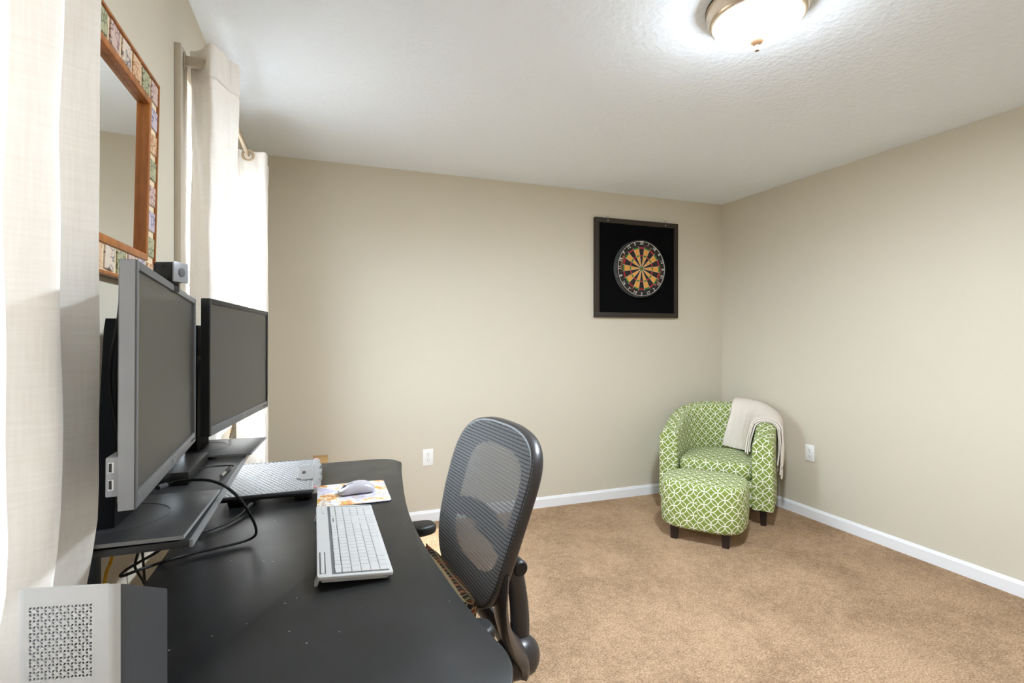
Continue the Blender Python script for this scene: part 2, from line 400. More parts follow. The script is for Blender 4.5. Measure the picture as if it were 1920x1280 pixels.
def put(name, mb, mat, parent=None, world=False, smooth=30, extra=None):
    verts = mb.v
    loc = None
    if parent is not None and world:
        inv = _root_mat(parent).inverted(); verts = [inv @ p for p in verts]
    if parent is None:
        xs = [p.x for p in verts]; ys = [p.y for p in verts]; zs = [p.z for p in verts]
        loc = Vector(((min(xs) + max(xs)) / 2, (min(ys) + max(ys)) / 2, min(zs))); verts = [p - loc for p in verts]
    me = bpy.data.meshes.new(name); me.from_pydata([tuple(p) for p in verts], [], mb.f)
    if mb.uv:
        lay = me.uv_layers.new(name='UVMap')
        for pi, uvs in mb.uv.items():
            po = me.polygons[pi]
            for li, c in zip(po.loop_indices, uvs): lay.data[li].uv = c
    for m_ in ([mat] if not isinstance(mat, (list, tuple)) else mat): me.materials.append(m_)
    if isinstance(mat, (list, tuple)):
        for p, k in zip(me.polygons, mb.mi): p.material_index = k
    me.validate()
    bm = bmesh.new(); bm.from_mesh(me); bmesh.ops.recalc_face_normals(bm, faces=bm.faces[:]); bm.to_mesh(me); bm.free()
    if smooth:
        for p in me.polygons: p.use_smooth = True
        me.set_sharp_from_angle(angle=math.radians(smooth))
    o = bpy.data.objects.new(name, me); COL.objects.link(o)
    if parent is not None: o.parent = parent
    else: o.location = loc; ROOT[o.name] = Matrix.Translation(loc)
    return o
def thing(name, label, cat, loc=(0, 0, 0), rot=(0, 0, 0), group=None):
    o = bpy.data.objects.new(name, None); COL.objects.link(o); o.empty_display_size = 0.1
    o.location = loc; o.rotation_euler = rot
    o['label'] = label; o['category'] = cat
    if group: o['group'] = group
    ROOT[o.name] = Matrix.Translation(Vector(loc)) @ Euler(rot).to_matrix().to_4x4()
    return o
def tag(o, label, cat, group=None):
    o['label'] = label; o['category'] = cat
    if group: o['group'] = group
    return o
def struct(o, label=None, cat=None):
    o['kind'] = 'structure'
    if label: o['label'] = label
    if cat: o['category'] = cat
    return o
def catmull(pts, per=8, closed=False):
    pts = [Vector(p) for p in pts]; n = len(pts); out = []
    rng = range(n) if closed else range(n - 1)
    for i in rng:
        if closed: p0, p1, p2, p3 = pts[(i - 1) % n], pts[i], pts[(i + 1) % n], pts[(i + 2) % n]
        else: p0, p1, p2, p3 = pts[max(i - 1, 0)], pts[i], pts[i + 1], pts[min(i + 2, n - 1)]
        for k in range(per):
            t = k / per
            out.append(0.5 * ((2 * p1) + (p2 - p0) * t + (2 * p0 - 5 * p1 + 4 * p2 - p3) * t * t + (3 * p1 - p0 - 3 * p2 + p3) * t ** 3))
    if not closed: out.append(pts[-1])
    return out
def text_mb(txt, size, depth=0.0006, bold=0.0):
    cu = bpy.data.curves.new('lettering', 'FONT'); cu.body = txt; cu.size = size; cu.align_x = 'CENTER'; cu.align_y = 'CENTER'
    cu.extrude = depth; cu.offset = bold; cu.resolution_u = 3
    to = bpy.data.objects.new('lettering', cu); COL.objects.link(to)
    dg = bpy.context.evaluated_depsgraph_get(); dg.update()
    me = bpy.data.meshes.new_from_object(to.evaluated_get(dg))
    mb = MB(); mb.add([v.co.copy() for v in me.vertices], [list(p.vertices) for p in me.polygons])
    bpy.data.objects.remove(to); bpy.data.curves.remove(cu); bpy.data.meshes.remove(me)
    return mb

# ================================================================== ROOM SHELL
XL, XR, YB, YF, ZC = -0.4325, 3.272, 3.592, -0.81, 2.446
T = 0.12
struct(put('floor', MB().box(XL - T, XR + T, YF - T, YB + T, -0.1, 0), M['carpet'], smooth=0), 'tan cut-pile carpet covering the whole room floor', 'carpet')
struct(put('ceiling', MB().box(XL - T, XR + T, YF - T, YB + T, ZC, ZC + 0.1), M['ceiling'], smooth=0), 'flat white textured ceiling', 'ceiling')
struct(put('wall_back', MB().box(XL - T, XR + T, YB, YB + T, 0, ZC), M['wall'], smooth=0), 'beige wall with the dartboard on it', 'wall')
struct(put('wall_right', MB().box(XR, XR + T, YF, YB, 0, ZC), M['wall'], smooth=0), 'beige side wall beside the green armchair', 'wall')
struct(put('wall_front', MB().box(XL - T, XR + T, YF - T, YF, 0, ZC), M['wall'], smooth=0), 'beige wall facing the dartboard wall', 'wall')
WIN = {1: (-0.30, 0.86, 0.92, 2.13), 2: (1.925, 2.93, 0.92, 2.13)}
lw = MB()
ys = [YF] + [v for k in (1, 2) for v in WIN[k][:2]] + [YB]
for i in (0, 2, 4): lw.box(XL - T, XL, ys[i], ys[i + 1], 0, ZC)
for k in (1, 2):
    y0, y1, z0, z1 = WIN[k]
    lw.box(XL - T, XL, y0, y1, 0, z0); lw.box(XL - T, XL, y0, y1, z1, ZC)
struct(put('wall_left', lw, M['wall'], smooth=0), 'beige window wall with the tiled mirror', 'wall')
def baseboard(name, p0, p1, nrm, label):
    """profile swept from p0 to p1; nrm points into the room"""
    h, t = 0.078, 0.0145
    prof = [(0, 0), (t, 0), (t, h - 0.016), (t * 0.72, h - 0.010), (t * 0.55, h - 0.003), (t * 0.3, h), (0, h)]
    rings = [[(p[0] + nrm[0] * a, p[1] + nrm[1] * a, b) for a, b in prof] for p in (p0, p1)]
    return struct(put(name, MB().loft(rings, True, True, True), M['white_paint'], smooth=0), label, 'baseboard')
baseboard('baseboard_back', (XL, YB), (XR, YB), (0, -1), 'white baseboard along the dartboard wall')
baseboard('baseboard_right', (XR, YB - 0.0145), (XR, YF), (-1, 0), 'white baseboard along the armchair side wall')
baseboard('baseboard_left', (XL, YB - 0.0145), (XL, YF), (1, 0), 'white baseboard along the window wall')
baseboard('baseboard_front', (XL, YF), (XR, YF), (0, 1), 'white baseboard along the wall facing the dartboard')
def window(k, label):
    y0, y1, z0, z1 = WIN[k]
    o = bpy.data.objects.new('window_%d' % k, None); COL.objects.link(o); o.location = (XL, (y0 + y1) / 2, z0); o['kind'] = 'structure'; o['label'] = label; o['category'] = 'window'
    ROOT[o.name] = Matrix.Translation(o.location)
    cw, ct = 0.078, 0.019
    for a, b, c, d in ((y0 - cw, y0, z0 - 0.02, z1 + cw), (y1, y1 + cw, z0 - 0.02, z1 + cw), (y0, y1, z1, z1 + cw)):
        put('casing', MB().box(XL, XL + ct, a, b, c, d, 0.003), M['paint_beige'], o, True)
    put('window_sill', MB().box(XL - 0.09, XL + 0.03, y0 - cw, y1 + cw, z0 - 0.045, z0 - 0.02, 0.004), M['white_paint'], o, True)
    fr = MB(); x0, x1 = XL - 0.09, XL - 0.04; fw = 0.04
    zm = (z0 + z1) / 2
    fr.box(x0, x1, y0, y0 + fw, z0 - 0.02, z1); fr.box(x0, x1, y1 - fw, y1, z0 - 0.02, z1)
    fr.box(x0, x1, y0 + fw, y1 - fw, z1 - fw, z1); fr.box(x0, x1, y0 + fw, y1 - fw, z0 - 0.02, z0 + fw); fr.box(x0, x1, y0 + fw, y1 - fw, zm - 0.02, zm + 0.02)
    put('window_frame', fr, M['white_paint'], o, True, 0)
    for a, b in ((z0 + fw, zm - 0.02), (zm + 0.02, z1 - fw)):
        put('pane', MB().box(XL - 0.068, XL - 0.064, y0 + fw, y1 - fw, a, b), M['glass'], o, True, 0)
window(1, 'window behind the broad cream curtain next to the desk end')
window(2, 'window between the two hanging curtain panels past the mirror')

# ================================================================== CURTAINS
RODX, RODZ = -0.3425, 2.172
def rod(y0, y1, label, brackets):
    t = thing('curtain_rod', label, 'curtain rod', (RODX, (y0 + y1) / 2, RODZ))
    put('pole', MB().tube([(RODX, y0, RODZ), (RODX, y1, RODZ)], 0.0085, 16), M['nickel'], t, True)
    for yb in brackets:
        put('bracket', MB().box(XL + 0.0195, RODX + 0.012, yb - 0.009, yb + 0.009, RODZ - 0.019, RODZ + 0.012, 0.002), M['paint_beige'], t, True)
        put('bracket_plate', MB().box(XL + 0.0195, XL + 0.024, yb - 0.014, yb + 0.014, RODZ - 0.034, RODZ + 0.022, 0.002), M['paint_beige'], t, True)
    for e in (y0, y1):
        put('finial', MB().lathe([(0.0, -0.014), (0.009, -0.012), (0.014, 0), (0.009, 0.012), (0, 0.014)], 14, mat=Matrix.Translation((RODX, e, RODZ)) @ Matrix.Rotation(PI / 2, 4, 'X')), M['nickel'], t, True)
    return t
rod(-0.40, 0.955, 'curtain rod over the window by the desk end', (-0.34, 0.925))
rod(1.872, 3.0, 'pale curtain rod passing through the grommets beside the mirror', (1.885, 2.975))
def curtain(label, top, mid, bot, ztop, zmid, zlow, zbot, grommets, per=10):
    tp, md, bt = (catmull([(p[0], p[1], 0) for p in q], per) for q in (top, mid, bot))
    t = thing('curtain', label, 'curtain', (sum(p.x for p in bt) / len(bt), sum(p.y for p in bt) / len(bt), zbot))
    def sheet(za, zb, nz, off):
        rows = []
        for i in range(nz + 1):
            z = za + (zb - za) * i / nz
            if z >= zmid: f = (ztop - z) / (ztop - zmid); A, B = tp, md
            else: f = min(1, (zmid - z) / (zmid - zlow)); A, B = md, bt
            f = f * f * (3 - 2 * f)
            row = [A[j].lerp(B[j], f) for j in range(len(A))]
            r2 = []
            for j, p in enumerate(row):
                d = row[min(j + 1, len(row) - 1)] - row[max(j - 1, 0)]; nn = Vector((d.y, -d.x, 0)).normalized()
                wob = 0.0022 * math.sin(z * 9 + j * 0.35) + 0.0012 * math.sin(z * 23 + j * 0.8)
                r2.append(Vector((p.x, p.y, z)) + nn * (off + wob))
            rows.append(r2)
        return MB().loft(rows, False)
    put('cloth', sheet(ztop, zbot, 40, 0), M['curtain'], t, True, 60)
    put('top_hem', sheet(ztop - 0.002, ztop - 0.105, 5, 0.0022), M['curtain'], t, True, 60)
    for (gy, ang) in grommets:
        R = Matrix.Translation((RODX, gy, RODZ)) @ Matrix.Rotation(ang, 4, 'Z') @ Matrix.Rotation(PI / 2, 4, 'X')
        ring = MB(); ring.loft([[R @ Vector(((0.0235 + 0.0065 * math.cos(u)) * math.cos(v), (0.0235 + 0.0065 * math.cos(u)) * math.sin(v), 0.004 * math.sin(u))) for u in [2 * PI * k / 8 for k in range(8)]] for v in [2 * PI * k / 24 for k in range(25)]], True)
        put('grommet', ring, M['nickel'], t, True)
    return t
# broad panel next to the desk end: edge at y ~ 0.96
def wave(y0, y1, n, xc, amp, ph=0.0):
    return [(xc + amp * math.cos(PI * i + ph), y0 + (y1 - y0) * i / n) for i in range(n + 1)]
near_top = wave(0.948, 0.05, 15, -0.352, 0.036)
near_mid = wave(0.957, 0.02, 15, -0.356, 0.033)
near_bot = wave(0.975, 0.00, 15, -0.381, 0.028)
curtain('broad cream linen curtain hanging close behind the perforated silver holder', near_top, near_mid, near_bot, 2.225, 1.06, 0.80, 0.03, [(0.90, 0.0)])
L_top = [(-0.402, 1.925), (-0.372, 1.900), (-0.336, 1.852), (-0.312, 1.880), (-0.302, 1.925), (-0.288, 1.945), (-0.274, 1.985), (-0.304, 2.03), (-0.372, 2.04), (-0.402, 2.07), (-0.376, 2.105), (-0.325, 2.12), (-0.308, 2.16), (-0.335, 2.20), (-0.395, 2.21)]
L_mid = [(-0.405, 1.915), (-0.375, 1.892), (-0.340, 1.868), (-0.322, 1.900), (-0.318, 1.945), (-0.304, 1.965), (-0.292, 2.005), (-0.314, 2.05), (-0.370, 2.06), (-0.398, 2.09), (-0.376, 2.125), (-0.330, 2.14), (-0.315, 2.18), (-0.340, 2.22), (-0.390, 2.23)]
L_bot = [(-0.382 + (x + 0.35) * 0.45, y + 0.01) for x, y in L_mid]
curtain('cream linen curtain gathered in tight folds beside the tiled mirror', L_top, L_mid, L_bot, 2.222, 1.25, 0.86, 0.03, [])
R_top = [(-0.392, 2.752), (-0.372, 2.768), (-0.342, 2.776), (-0.300, 2.776), (-0.268, 2.772), (-0.262, 2.815), (-0.290, 2.85), (-0.38, 2.86), (-0.41, 2.90), (-0.37, 2.94), (-0.30, 2.95), (-0.275, 2.99), (-0.31, 3.02), (-0.40, 3.03)]
R_bot = [(x, y + 0.01) for x, y in R_top]
curtain('pale cream curtain panel with a metal grommet nearest the room corner', R_top, R_top, R_bot, 2.195, 1.2, 0.6, 0.03, [(2.770, 0.0)])

# ================================================================== MIRROR
mw, mh = 0.53, 0.525
mt = thing('wall_mirror', 'square wall mirror in a pine frame set with small printed tiles', 'mirror', (XL + 0.004, 1.309, 1.425), (0, math.radians(1.2), 0))
y0, y1, z0, z1 = -mw / 2, mw / 2, 0.0, mh
put('backing_board', MB().box(0, 0.002, y0 + 0.004, y1 - 0.004, z0 + 0.004, z1 - 0.004), M['pine'], mt)
gi = 0.078
put('glass', MB().box(0.0021, 0.0041, y0 + gi - 0.004, y1 - gi + 0.004, z0 + gi - 0.004, z1 - gi + 0.004), M['mirror'], mt, smooth=0)
def frame_bars(name, a, w_, x0, x1):
    for (p, q, r, s_) in ((y0 + a, y1 - a, z0 + a, z0 + a + w_), (y0 + a, y1 - a, z1 - a - w_, z1 - a), (y0 + a, y0 + a + w_, z0 + a + w_, z1 - a - w_), (y1 - a - w_, y1 - a, z0 + a + w_, z1 - a - w_)):
        put(name, MB().box(x0, x1, p, q, r, s_, 0.0012), M['pine'], mt)
frame_bars('outer_strip', 0.0, 0.007, 0.0, 0.0185)
frame_bars('inner_strip', 0.062, 0.016, 0.0021, 0.0178)
gb = MB()
for (p, q, r, s_) in ((y0 + .008, y1 - .008, z0 + .008, z0 + .062), (y0 + .008, y1 - .008, z1 - .062, z1 - .008), (y0 + .008, y0 + .062, z0 + .062, z1 - .062), (y1 - .062, y1 - .008, z0 + .062, z1 - .062)):
    gb.box(0.0021, 0.0128, p, q, r, s_)
put('grout_bed', gb, M['grout'], mt, smooth=0)
tile_me = []
for v_ in range(3):
    b = MB(); a = 0.0245; j = [(-a, -a), (a, -a * 0.96), (a * 0.97, a), (-a * 0.95, a * 0.98)]
    if v_ == 1: j = [(-a * 0.96, -a), (a * 0.97, -a), (a, a * 0.95), (-a, a)]
    if v_ == 2: j = [(-a, -a * 0.95), (a * 0.95, -a), (a * 0.98, a), (-a * 0.97, a * 0.96)]
    b.loft([[(0, y, z) for y, z in j], [(0.003, y, z) for y, z in j], [(0.004, y * 0.95, z * 0.95) for y, z in j]], True, True, True); tile_me.append(b)
cache = {}
def tile(yc, zc, kind, i):
    key = (i % 3, kind)
    if key not in cache:
        cache[key] = put('tile', tile_me[i % 3], TILES[kind], mt, smooth=0); o = cache[key]
    else:
        o = cache[key].copy(); COL.objects.link(o); o.parent = mt
    o.location = (0.0129, yc, zc); o.rotation_euler = (math.radians(random.uniform(-4, 4)), 0, 0)
pitch = (mh - 0.07) / 7
right = [0, 3, 2, 1, 0, 3, 1, 2]; topk = [2, 3, 1, 0, 4, 2, 1, 0]; leftk = [2, 1, 0, 3, 2, 4, 1, 3]; botk = [3, 1, 2, 4, 1, 0, 3, 2]
for i in range(8): tile(y1 - 0.035, z1 - 0.035 - pitch * i, right[i], i)
py_ = (mw - 0.07) / 7
for i in range(7):
    tile(y0 + 0.035 + py_ * i, z1 - 0.035, topk[i], i + 1); tile(y0 + 0.035 + py_ * i, z0 + 0.035, botk[i], i + 2)
for i in range(1, 7): tile(y0 + 0.035, z1 - 0.035 - pitch * i, leftk[i], i)

# ================================================================== DESK
DZ = 0.80
dt = thing('desk', 'long black desk with a scooped front edge and dusty top', 'desk', (-0.03, 1.38, 0))
out = [(0.0, 2.157), (0.10, 2.157), (0.209, 2.154), (0.258, 2.13), (0.286, 2.085), (0.289, 2.05), (0.273, 1.936), (0.243, 1.665), (0.228, 1.476), (0.226, 1.305), (0.234, 1.105), (0.25, 0.931),
       (0.264, 0.828), (0.273, 0.775), (0.270, 0.735), (0.252, 0.690), (0.215, 0.645), (0.16, 0.615), (0.08, 0.60), (-0.05, 0.60), (-0.20, 0.60), (-0.30, 0.605), (-0.335, 0.63), (-0.34, 0.68), (-0.34, 1.0), (-0.34, 1.5), (-0.34, 2.0), (-0.338, 2.10), (-0.315, 2.15), (-0.25, 2.157)]
ol = [(p.x, p.y) for p in catmull([(a, b, 0) for a, b in out], 5, True)]
ol.reverse()
area = sum(ol[i][0] * ol[(i + 1) % len(ol)][1] - ol[(i + 1) % len(ol)][0] * ol[i][1] for i in range(len(ol)))
if area < 0: ol.reverse()
put('desktop', MB().prism(ol, DZ - 0.025, DZ, 0.003, 2), M['desk'], dt, True, 40)
for yy in (0.86, 1.90):
    put('column', MB().box(-0.075, 0.005, yy - 0.03, yy + 0.03, 0.06, DZ - 0.06, 0.004), M['black_metal'], dt, True)
    put('inner_column', MB().box(-0.065, -0.005, yy - 0.022, yy + 0.022, DZ - 0.06, DZ - 0.0255), M['black_metal'], dt, True)
    put('foot', MB().box(-0.31, 0.24, yy - 0.035, yy + 0.035, 0.0, 0.03, 0.006).box(-0.09, 0.02, yy - 0.035, yy + 0.035, 0.03, 0.062), M['black_metal'], dt, True)
put('crossbar', MB().box(-0.06, -0.01, 0.80, 1.96, DZ - 0.058, DZ - 0.0255), M['black_metal'], dt, True)

# ================================================================== MONITOR RISER
PZ = 0.975
rs = thing('monitor_riser', 'charcoal clamp-on shelf with two turntable plates and monitor posts above the desk', 'monitor stand', (-0.33, 1.41, DZ))
put('shelf_board', MB().box(-0.40, -0.209, 0.988, 1.855, PZ - 0.026, PZ - 0.014, 0.001), M['riser'], rs, True)
put('shelf_lip', MB().box(-0.209, -0.2045, 0.988, 1.855, PZ - 0.0262, PZ - 0.0138), M['riser_edge'], rs, True)
def plate(yc, x1, half, post_y, rotz):
    c = Vector((-0.345, yc, 0)); R = Matrix.Translation(c) @ Matrix.Rotation(rotz, 4, 'Z') @ Matrix.Translation(-c)
    o = put('turntable_plate', MB().box(-0.418, x1, yc - half, yc + half, PZ - 0.005, PZ, 0.001).xf(R), M['riser'], rs, True)
    put('edge_band', MB().box(-0.418, x1 + 0.0005, yc - half - 0.0008, yc - half + 0.0004, PZ - 0.0052, PZ + 0.0003).box(x1 - 0.0004, x1 + 0.0008, yc - half, yc + half, PZ - 0.0052, PZ + 0.0003).xf(R), M['riser_edge'], o, True, 0)
    put('swivel_hub', MB().box(-0.385, -0.305, yc - 0.04, yc + 0.04, PZ - 0.0139, PZ - 0.0052), M['black_metal'], rs, True)
    ring = MB(); rr = 0.078
    ring.loft([[(-0.345 + (rr + w_) * math.cos(a), yc + (rr + w_) * math.sin(a), PZ + h) for w_, h in ((-.001, 0.0001), (-.001, .0009), (.001, .0009), (.001, .0001))] for a in [2 * PI * k / 48 for k in range(49)]], True)
    put('swivel_ring', ring, M['bezel_grey'], o, True)
    pc = Vector((-0.345, post_y, 0)); R2 = Matrix.Translation(pc) @ Matrix.Rotation(rotz, 4, 'Z')
    prof = [(0.0, 0.058, 0.014), (0.02, 0.057, 0.014), (0.20, 0.044, 0.012), (0.335, 0.033, 0.010), (0.355, 0.031, 0.008)]
    rings = []
    for h, hy, hx in prof:
        lean = -0.0
        rings.append([R2 @ Vector((sx * hx + lean, sy * hy, PZ + 0.0005 + h)) for sx, sy in ((-1, -1), (1, -1), (1, -.8), (1, .8), (1, 1), (-1, 1))])
    put('post', MB().loft(rings, True, True, True), M['matte_black'], rs, True)
plate(1.108, -0.2105, 0.135, 1.108, math.radians(-1.5))
plate(1.722, -0.181, 0.118, 1.728, math.radians(-4))
for yy in (1.06, 1.79):
    cl = MB().box(-0.372, -0.358, yy - 0.014, yy + 0.014, DZ - 0.06, PZ - 0.0262, 0.003)
    cl.box(-0.360, -0.30, yy - 0.014, yy + 0.014, DZ + 0.0005, DZ + 0.006).box(-0.360, -0.30, yy - 0.014, yy + 0.014, DZ - 0.06, DZ - 0.052)
    k = put('clamp', cl, M['black_metal'], rs, True)
    put('clamp_screw', MB().lathe([(0.0, 0), (0.005, 0), (0.005, 0.022), (0.012, 0.022), (0.012, 0.0265), (0, 0.0265)], 12, (-0.32, yy, DZ - 0.052)), M['steel'], k, True)

# ================================================================== MONITORS
def monitor(label, near, far, z0, z1, roll, skin, side, usb, logo_col):
    n = Vector((near[0], near[1], 0)); f = Vector((far[0], far[1], 0)); d = (f - n); wd = d.length
    ang = math.atan2(d.y, d.x) - PI / 2
    c = (n + f) / 2; H_ = z1 - z0; hw = wd / 2
    t = thing('monitor', label, 'monitor', (c.x, c.y, z0), (roll, 0, ang), 'desk monitors')
    # local: +x faces the viewer, y along the width (near end = -y)
    b, bb, th = 0.0125, 0.022, 0.020
    fr = MB()
    fr.box(-th, 0, -hw, -hw + b, 0, H_, 0.0015).box(-th, 0, hw - b, hw, 0, H_, 0.0015).box(-th, 0, -hw + b, hw - b, H_ - b, H_, 0.0015)
    fo = put('bezel', fr, skin, t)
    put('lower_bezel', MB().box(-th, 0, -hw + b, hw - b, 0, bb, 0.0015), M['bezel_mid'], t)  # mid grey; on the black monitor it paints in a reflection
    put('side_trim', MB().box(-th + 0.001, -0.0022, -hw - 0.0007, -hw + 0.0002, 0.001, H_ - 0.001), side, fo)
    put('screen', MB().box(-th + 0.004, -0.0035, -hw + b - 0.001, hw - b + 0.001, bb - 0.001, H_ - b + 0.001), M['screen'], t, smooth=0)
    bk = MB().loft([[(-th, sy * (hw - 0.004), H_ / 2 + sz * (H_ / 2 - 0.004)) for sy, sz in ((-1, -1), (1, -1), (1, 1), (-1, 1))],
                    [(-th - 0.003, sy * (hw - 0.012), H_ / 2 + sz * (H_ / 2 - 0.012)) for sy, sz in ((-1, -1), (1, -1), (1, 1), (-1, 1))],
                    [(-th - 0.024, sy * (hw - 0.13), H_ / 2 + sz * (H_ / 2 - 0.07)) for sy, sz in ((-1, -1), (1, -1), (1, 1), (-1, 1))]], True, True, True)
    put('rear_cover', bk, M['bezel_grey'] if usb else M['black_plastic'], t)
    for i in range(4):
        put('button', MB().box(0.0002, 0.0012, hw - 0.068 + i * 0.014, hw - 0.061 + i * 0.014, 0.008, 0.012, 0.0005), M['black_plastic'], t)
    lg = text_mb('DELL', 0.012, 0.0003, 0.0003).xf(Matrix.Translation((0.0006, 0.0, bb / 2)) @ Matrix.Rotation(PI / 2, 4, 'Z') @ Matrix.Rotation(PI / 2, 4, 'X'))
    put('logo', lg, logo_col, t, smooth=0)
    put('mount_plate', MB().box(-th - 0.031, -th - 0.0235, -0.055, 0.055, H_ / 2 - 0.055, H_ / 2 + 0.055, 0.002), M['black_metal'], t)
    if usb:
        u = put('usb_block', MB().box(-th - 0.0125, -th + 0.004, -hw - 0.0006, -hw + 0.05, 0.02, 0.071, 0.0015), side, t)
        for zz in (0.029, 0.051):
            p = put('usb_port', MB().box(-th - 0.0095, -th - 0.0035, -hw - 0.0012, -hw + 0.003, zz, zz + 0.0135), M['steel'], u)
            put('port_slot', MB().box(-th - 0.0088, -th - 0.0055, -hw - 0.0016, -hw + 0.002, zz + 0.0012, zz + 0.0123), M['black_plastic'], u)
    return t
lm = monitor('monitor with silver-grey edges and side ports under the webcam', (-0.231, 0.803), (-0.279, 1.376), 1.064, 1.394, math.radians(-1.6), M['bezel_mid'], M['silver'], True, M['silver'])
rm = monitor('all-black monitor standing next to the silver-edged one', (-0.254, 1.395), (-0.181, 1.972), 1.057, 1.387, math.radians(-0.6), M['black_plastic'], M['black_plastic'], False, M['silver'])
# arms that hold the screens, part of the riser
for (yy, xs) in ((1.10, -0.3005), (1.70, -0.262)):
    put('screen_bracket', MB().box(-0.334, xs, yy - 0.035, yy + 0.035, 1.205, 1.243, 0.003), M['black_metal'], rs, True)

# webcam
wc = thing('webcam', 'small ribbed black webcam clipped on top of the silver-edged monitor', 'webcam', (-0.262, 1.098, 1.388), (0, 0, math.radians(-22)))
rg = []
for i in range(13):
    x = -0.018 + 0.034 * i / 12; s_ = 0.0172 if i % 2 else 0.0188
    rg.append([(x, s_ * 1.08 * math.copysign(abs(math.cos(a)) ** 0.55, math.cos(a)), 0.028 + s_ * math.copysign(abs(math.sin(a)) ** 0.55, math.sin(a))) for a in [2 * PI * k / 24 for k in range(24)]])
put('body', MB().loft(rg, True, True, True), M['black_plastic'], wc, smooth=50)
put('front_panel', MB().box(0.016, 0.020, -0.020, 0.020, 0.0095, 0.0465, 0.0035), M['silver'], wc)
put('lens', MB().lathe([(0, 0), (0.008, 0), (0.008, 0.0015), (0.005, 0.002), (0, 0.002)], 16, mat=Matrix.Translation((0.020, 0, 0.028)) @ Matrix.Rotation(PI / 2, 4, 'Y')), M['bezel_mid'], wc)
put('clip', MB().box(-0.006, 0.010, -0.010, 0.010, 0.0068, 0.012, 0.001).box(0.0065, 0.0095, -0.010, 0.010, -0.008, 0.0068, 0.001), M['black_plastic'], wc)

# flat black box on the riser
bx = thing('docking_box', 'flat black electronics box lying on the riser shelf between the turntables', 'electronics', (-0.335, 1.46, PZ - 0.014))
put('case', MB().box(-0.392, -0.288, 1.352, 1.565, PZ - 0.0138, PZ + 0.016, 0.0015), M['black_plastic'], bx, True)
put('glint_mark', MB().box(-0.340, -0.334, 1.452, 1.458, PZ + 0.0161, PZ + 0.0164), M['light_grey'], bx, True, 0)  # pale square standing in for light reflected off the case

# ================================================================== CABLES
def cable(label, pts, r, mat, cat='cable', name='cable', per=8):
    return tag(put(name, MB().tube(catmull(pts, per), r, 8), mat, None), label, cat)
uc = thing('usb_cable', 'thick black cable arching off the riser shelf and looping behind the desk', 'cable', tuple(atz(420, 1024, DZ)))
path = [atz(312, 909, PZ + 0.004), atz(335, 902, PZ + 0.010), atz(365, 899.5, PZ + 0.018), atz(395, 901, PZ + 0.022), atz(425, 913, PZ + 0.012), atz(452, 938, PZ - 0.03), atz(472, 970, PZ - 0.085), atz(480.5, 995, PZ - 0.135),
        atz(473, 1008, DZ + 0.012), atz(445, 1018, DZ + 0.006), atz(400, 1028, DZ + 0.006), atz(350, 1040, DZ + 0.006), atz(315, 1050, DZ + 0.007), atx(285, 1060, -0.352), atx(255, 1070, -0.375), atx(232, 1079, -0.395), atx(226, 1078, -0.402),
        atx(238, 1067, -0.398), atx(262, 1053, -0.378), atx(292, 1036, -0.352), atz(318, 1018, DZ + 0.035), atz(345, 1006, DZ + 0.012), atz(385, 995, DZ + 0.006), atz(420, 983, DZ + 0.006), atz(446, 968, DZ + 0.008), atz(460, 955, DZ + 0.012)]
put('cord', MB().tube(catmull(path, 7), 0.0031, 10), M['rubber'], uc, True, 60)
p0 = path[0]; put('plug_end', MB().tube([p0, p0 + Vector((-0.006, -0.012, 0.001)), p0 + Vector((-0.010, -0.022, 0.001))], 0.0052, 10), M['bezel_grey'], uc, True)
p1 = path[-1]; put('plug_end', MB().tube([p1, p1 + Vector((0.006, 0.012, 0.003)), p1 + Vector((0.013, 0.030, 0.006))], 0.0052, 10), M['black_plastic'], uc, True)
sc_ = thing('adapter_cable', 'thin black cable with a ribbed plug resting on the riser shelf', 'cable', tuple(atz(400, 878, PZ - 0.014)))
pa = [atz(312, 898, PZ - 0.005), atz(345, 889, PZ + 0.002), atz(385, 876, PZ - 0.004), atz(415, 873, PZ - 0.008), atz(434, 872, PZ - 0.008), atz(437, 873.5, PZ - 0.009)]
put('cord', MB().tube(catmull(pa, 6), 0.0020, 8), M['rubber'], sc_, True, 60)
q0, q1 = atz(432, 875, PZ - 0.0085), atz(421, 886, PZ - 0.0085)
put('plug_grip', MB().tube([q0.lerp(q1, k / 9) for k in range(10)], 0.004, 8, rs=[0.0042 if k % 2 else 0.0034 for k in range(10)]), M['black_plastic'], sc_, True)
put('plug_tip', MB().tube([q1, q1 + (q1 - q0) * 0.55], 0.0042, 8), M['steel'], sc_, True)
cable('black cable hanging behind the silver-edged monitor', [atx(226, 560, -0.285), atx(220, 610, -0.292), atx(209, 665, -0.31), atx(206, 720, -0.32), atx(212, 770, -0.318), atx(222, 830, -0.305)], 0.0024, M['rubber'])
cable('yellow network cable dropping behind the desk edge', [atx(218, 1014, -0.400), atx(213, 1034, -0.400), atx(206, 1058, -0.400), atx(197, 1088, -0.400), (-0.400, 1.19, 0.70), (-0.40, 1.165, 0.40), (-0.40, 1.16, 0.10), (-0.397, 1.16, 0.005)], 0.0031, M['yellow'])
cable('crooked black cable crossing others behind the desk edge', [atx(260, 1015, -0.388), atx(258.5, 1035, -0.389), atx(253, 1060, -0.39), atx(258, 1072, -0.388), atx(270, 1092, -0.385), (-0.385, 1.41, 0.70), (-0.385, 1.425, 0.40), (-0.385, 1.43, 0.10), (-0.385, 1.43, 0.005)], 0.0029, M['rubber'])
cable('straight black cable hanging down behind the desk edge', [atx(266, 1013, -0.40), atx(267.5, 1040, -0.40), atx(271, 1088, -0.40), (-0.40, 1.465, 0.60), (-0.40, 1.475, 0.30), (-0.40, 1.48, 0.005)], 0.0029, M['rubber'])
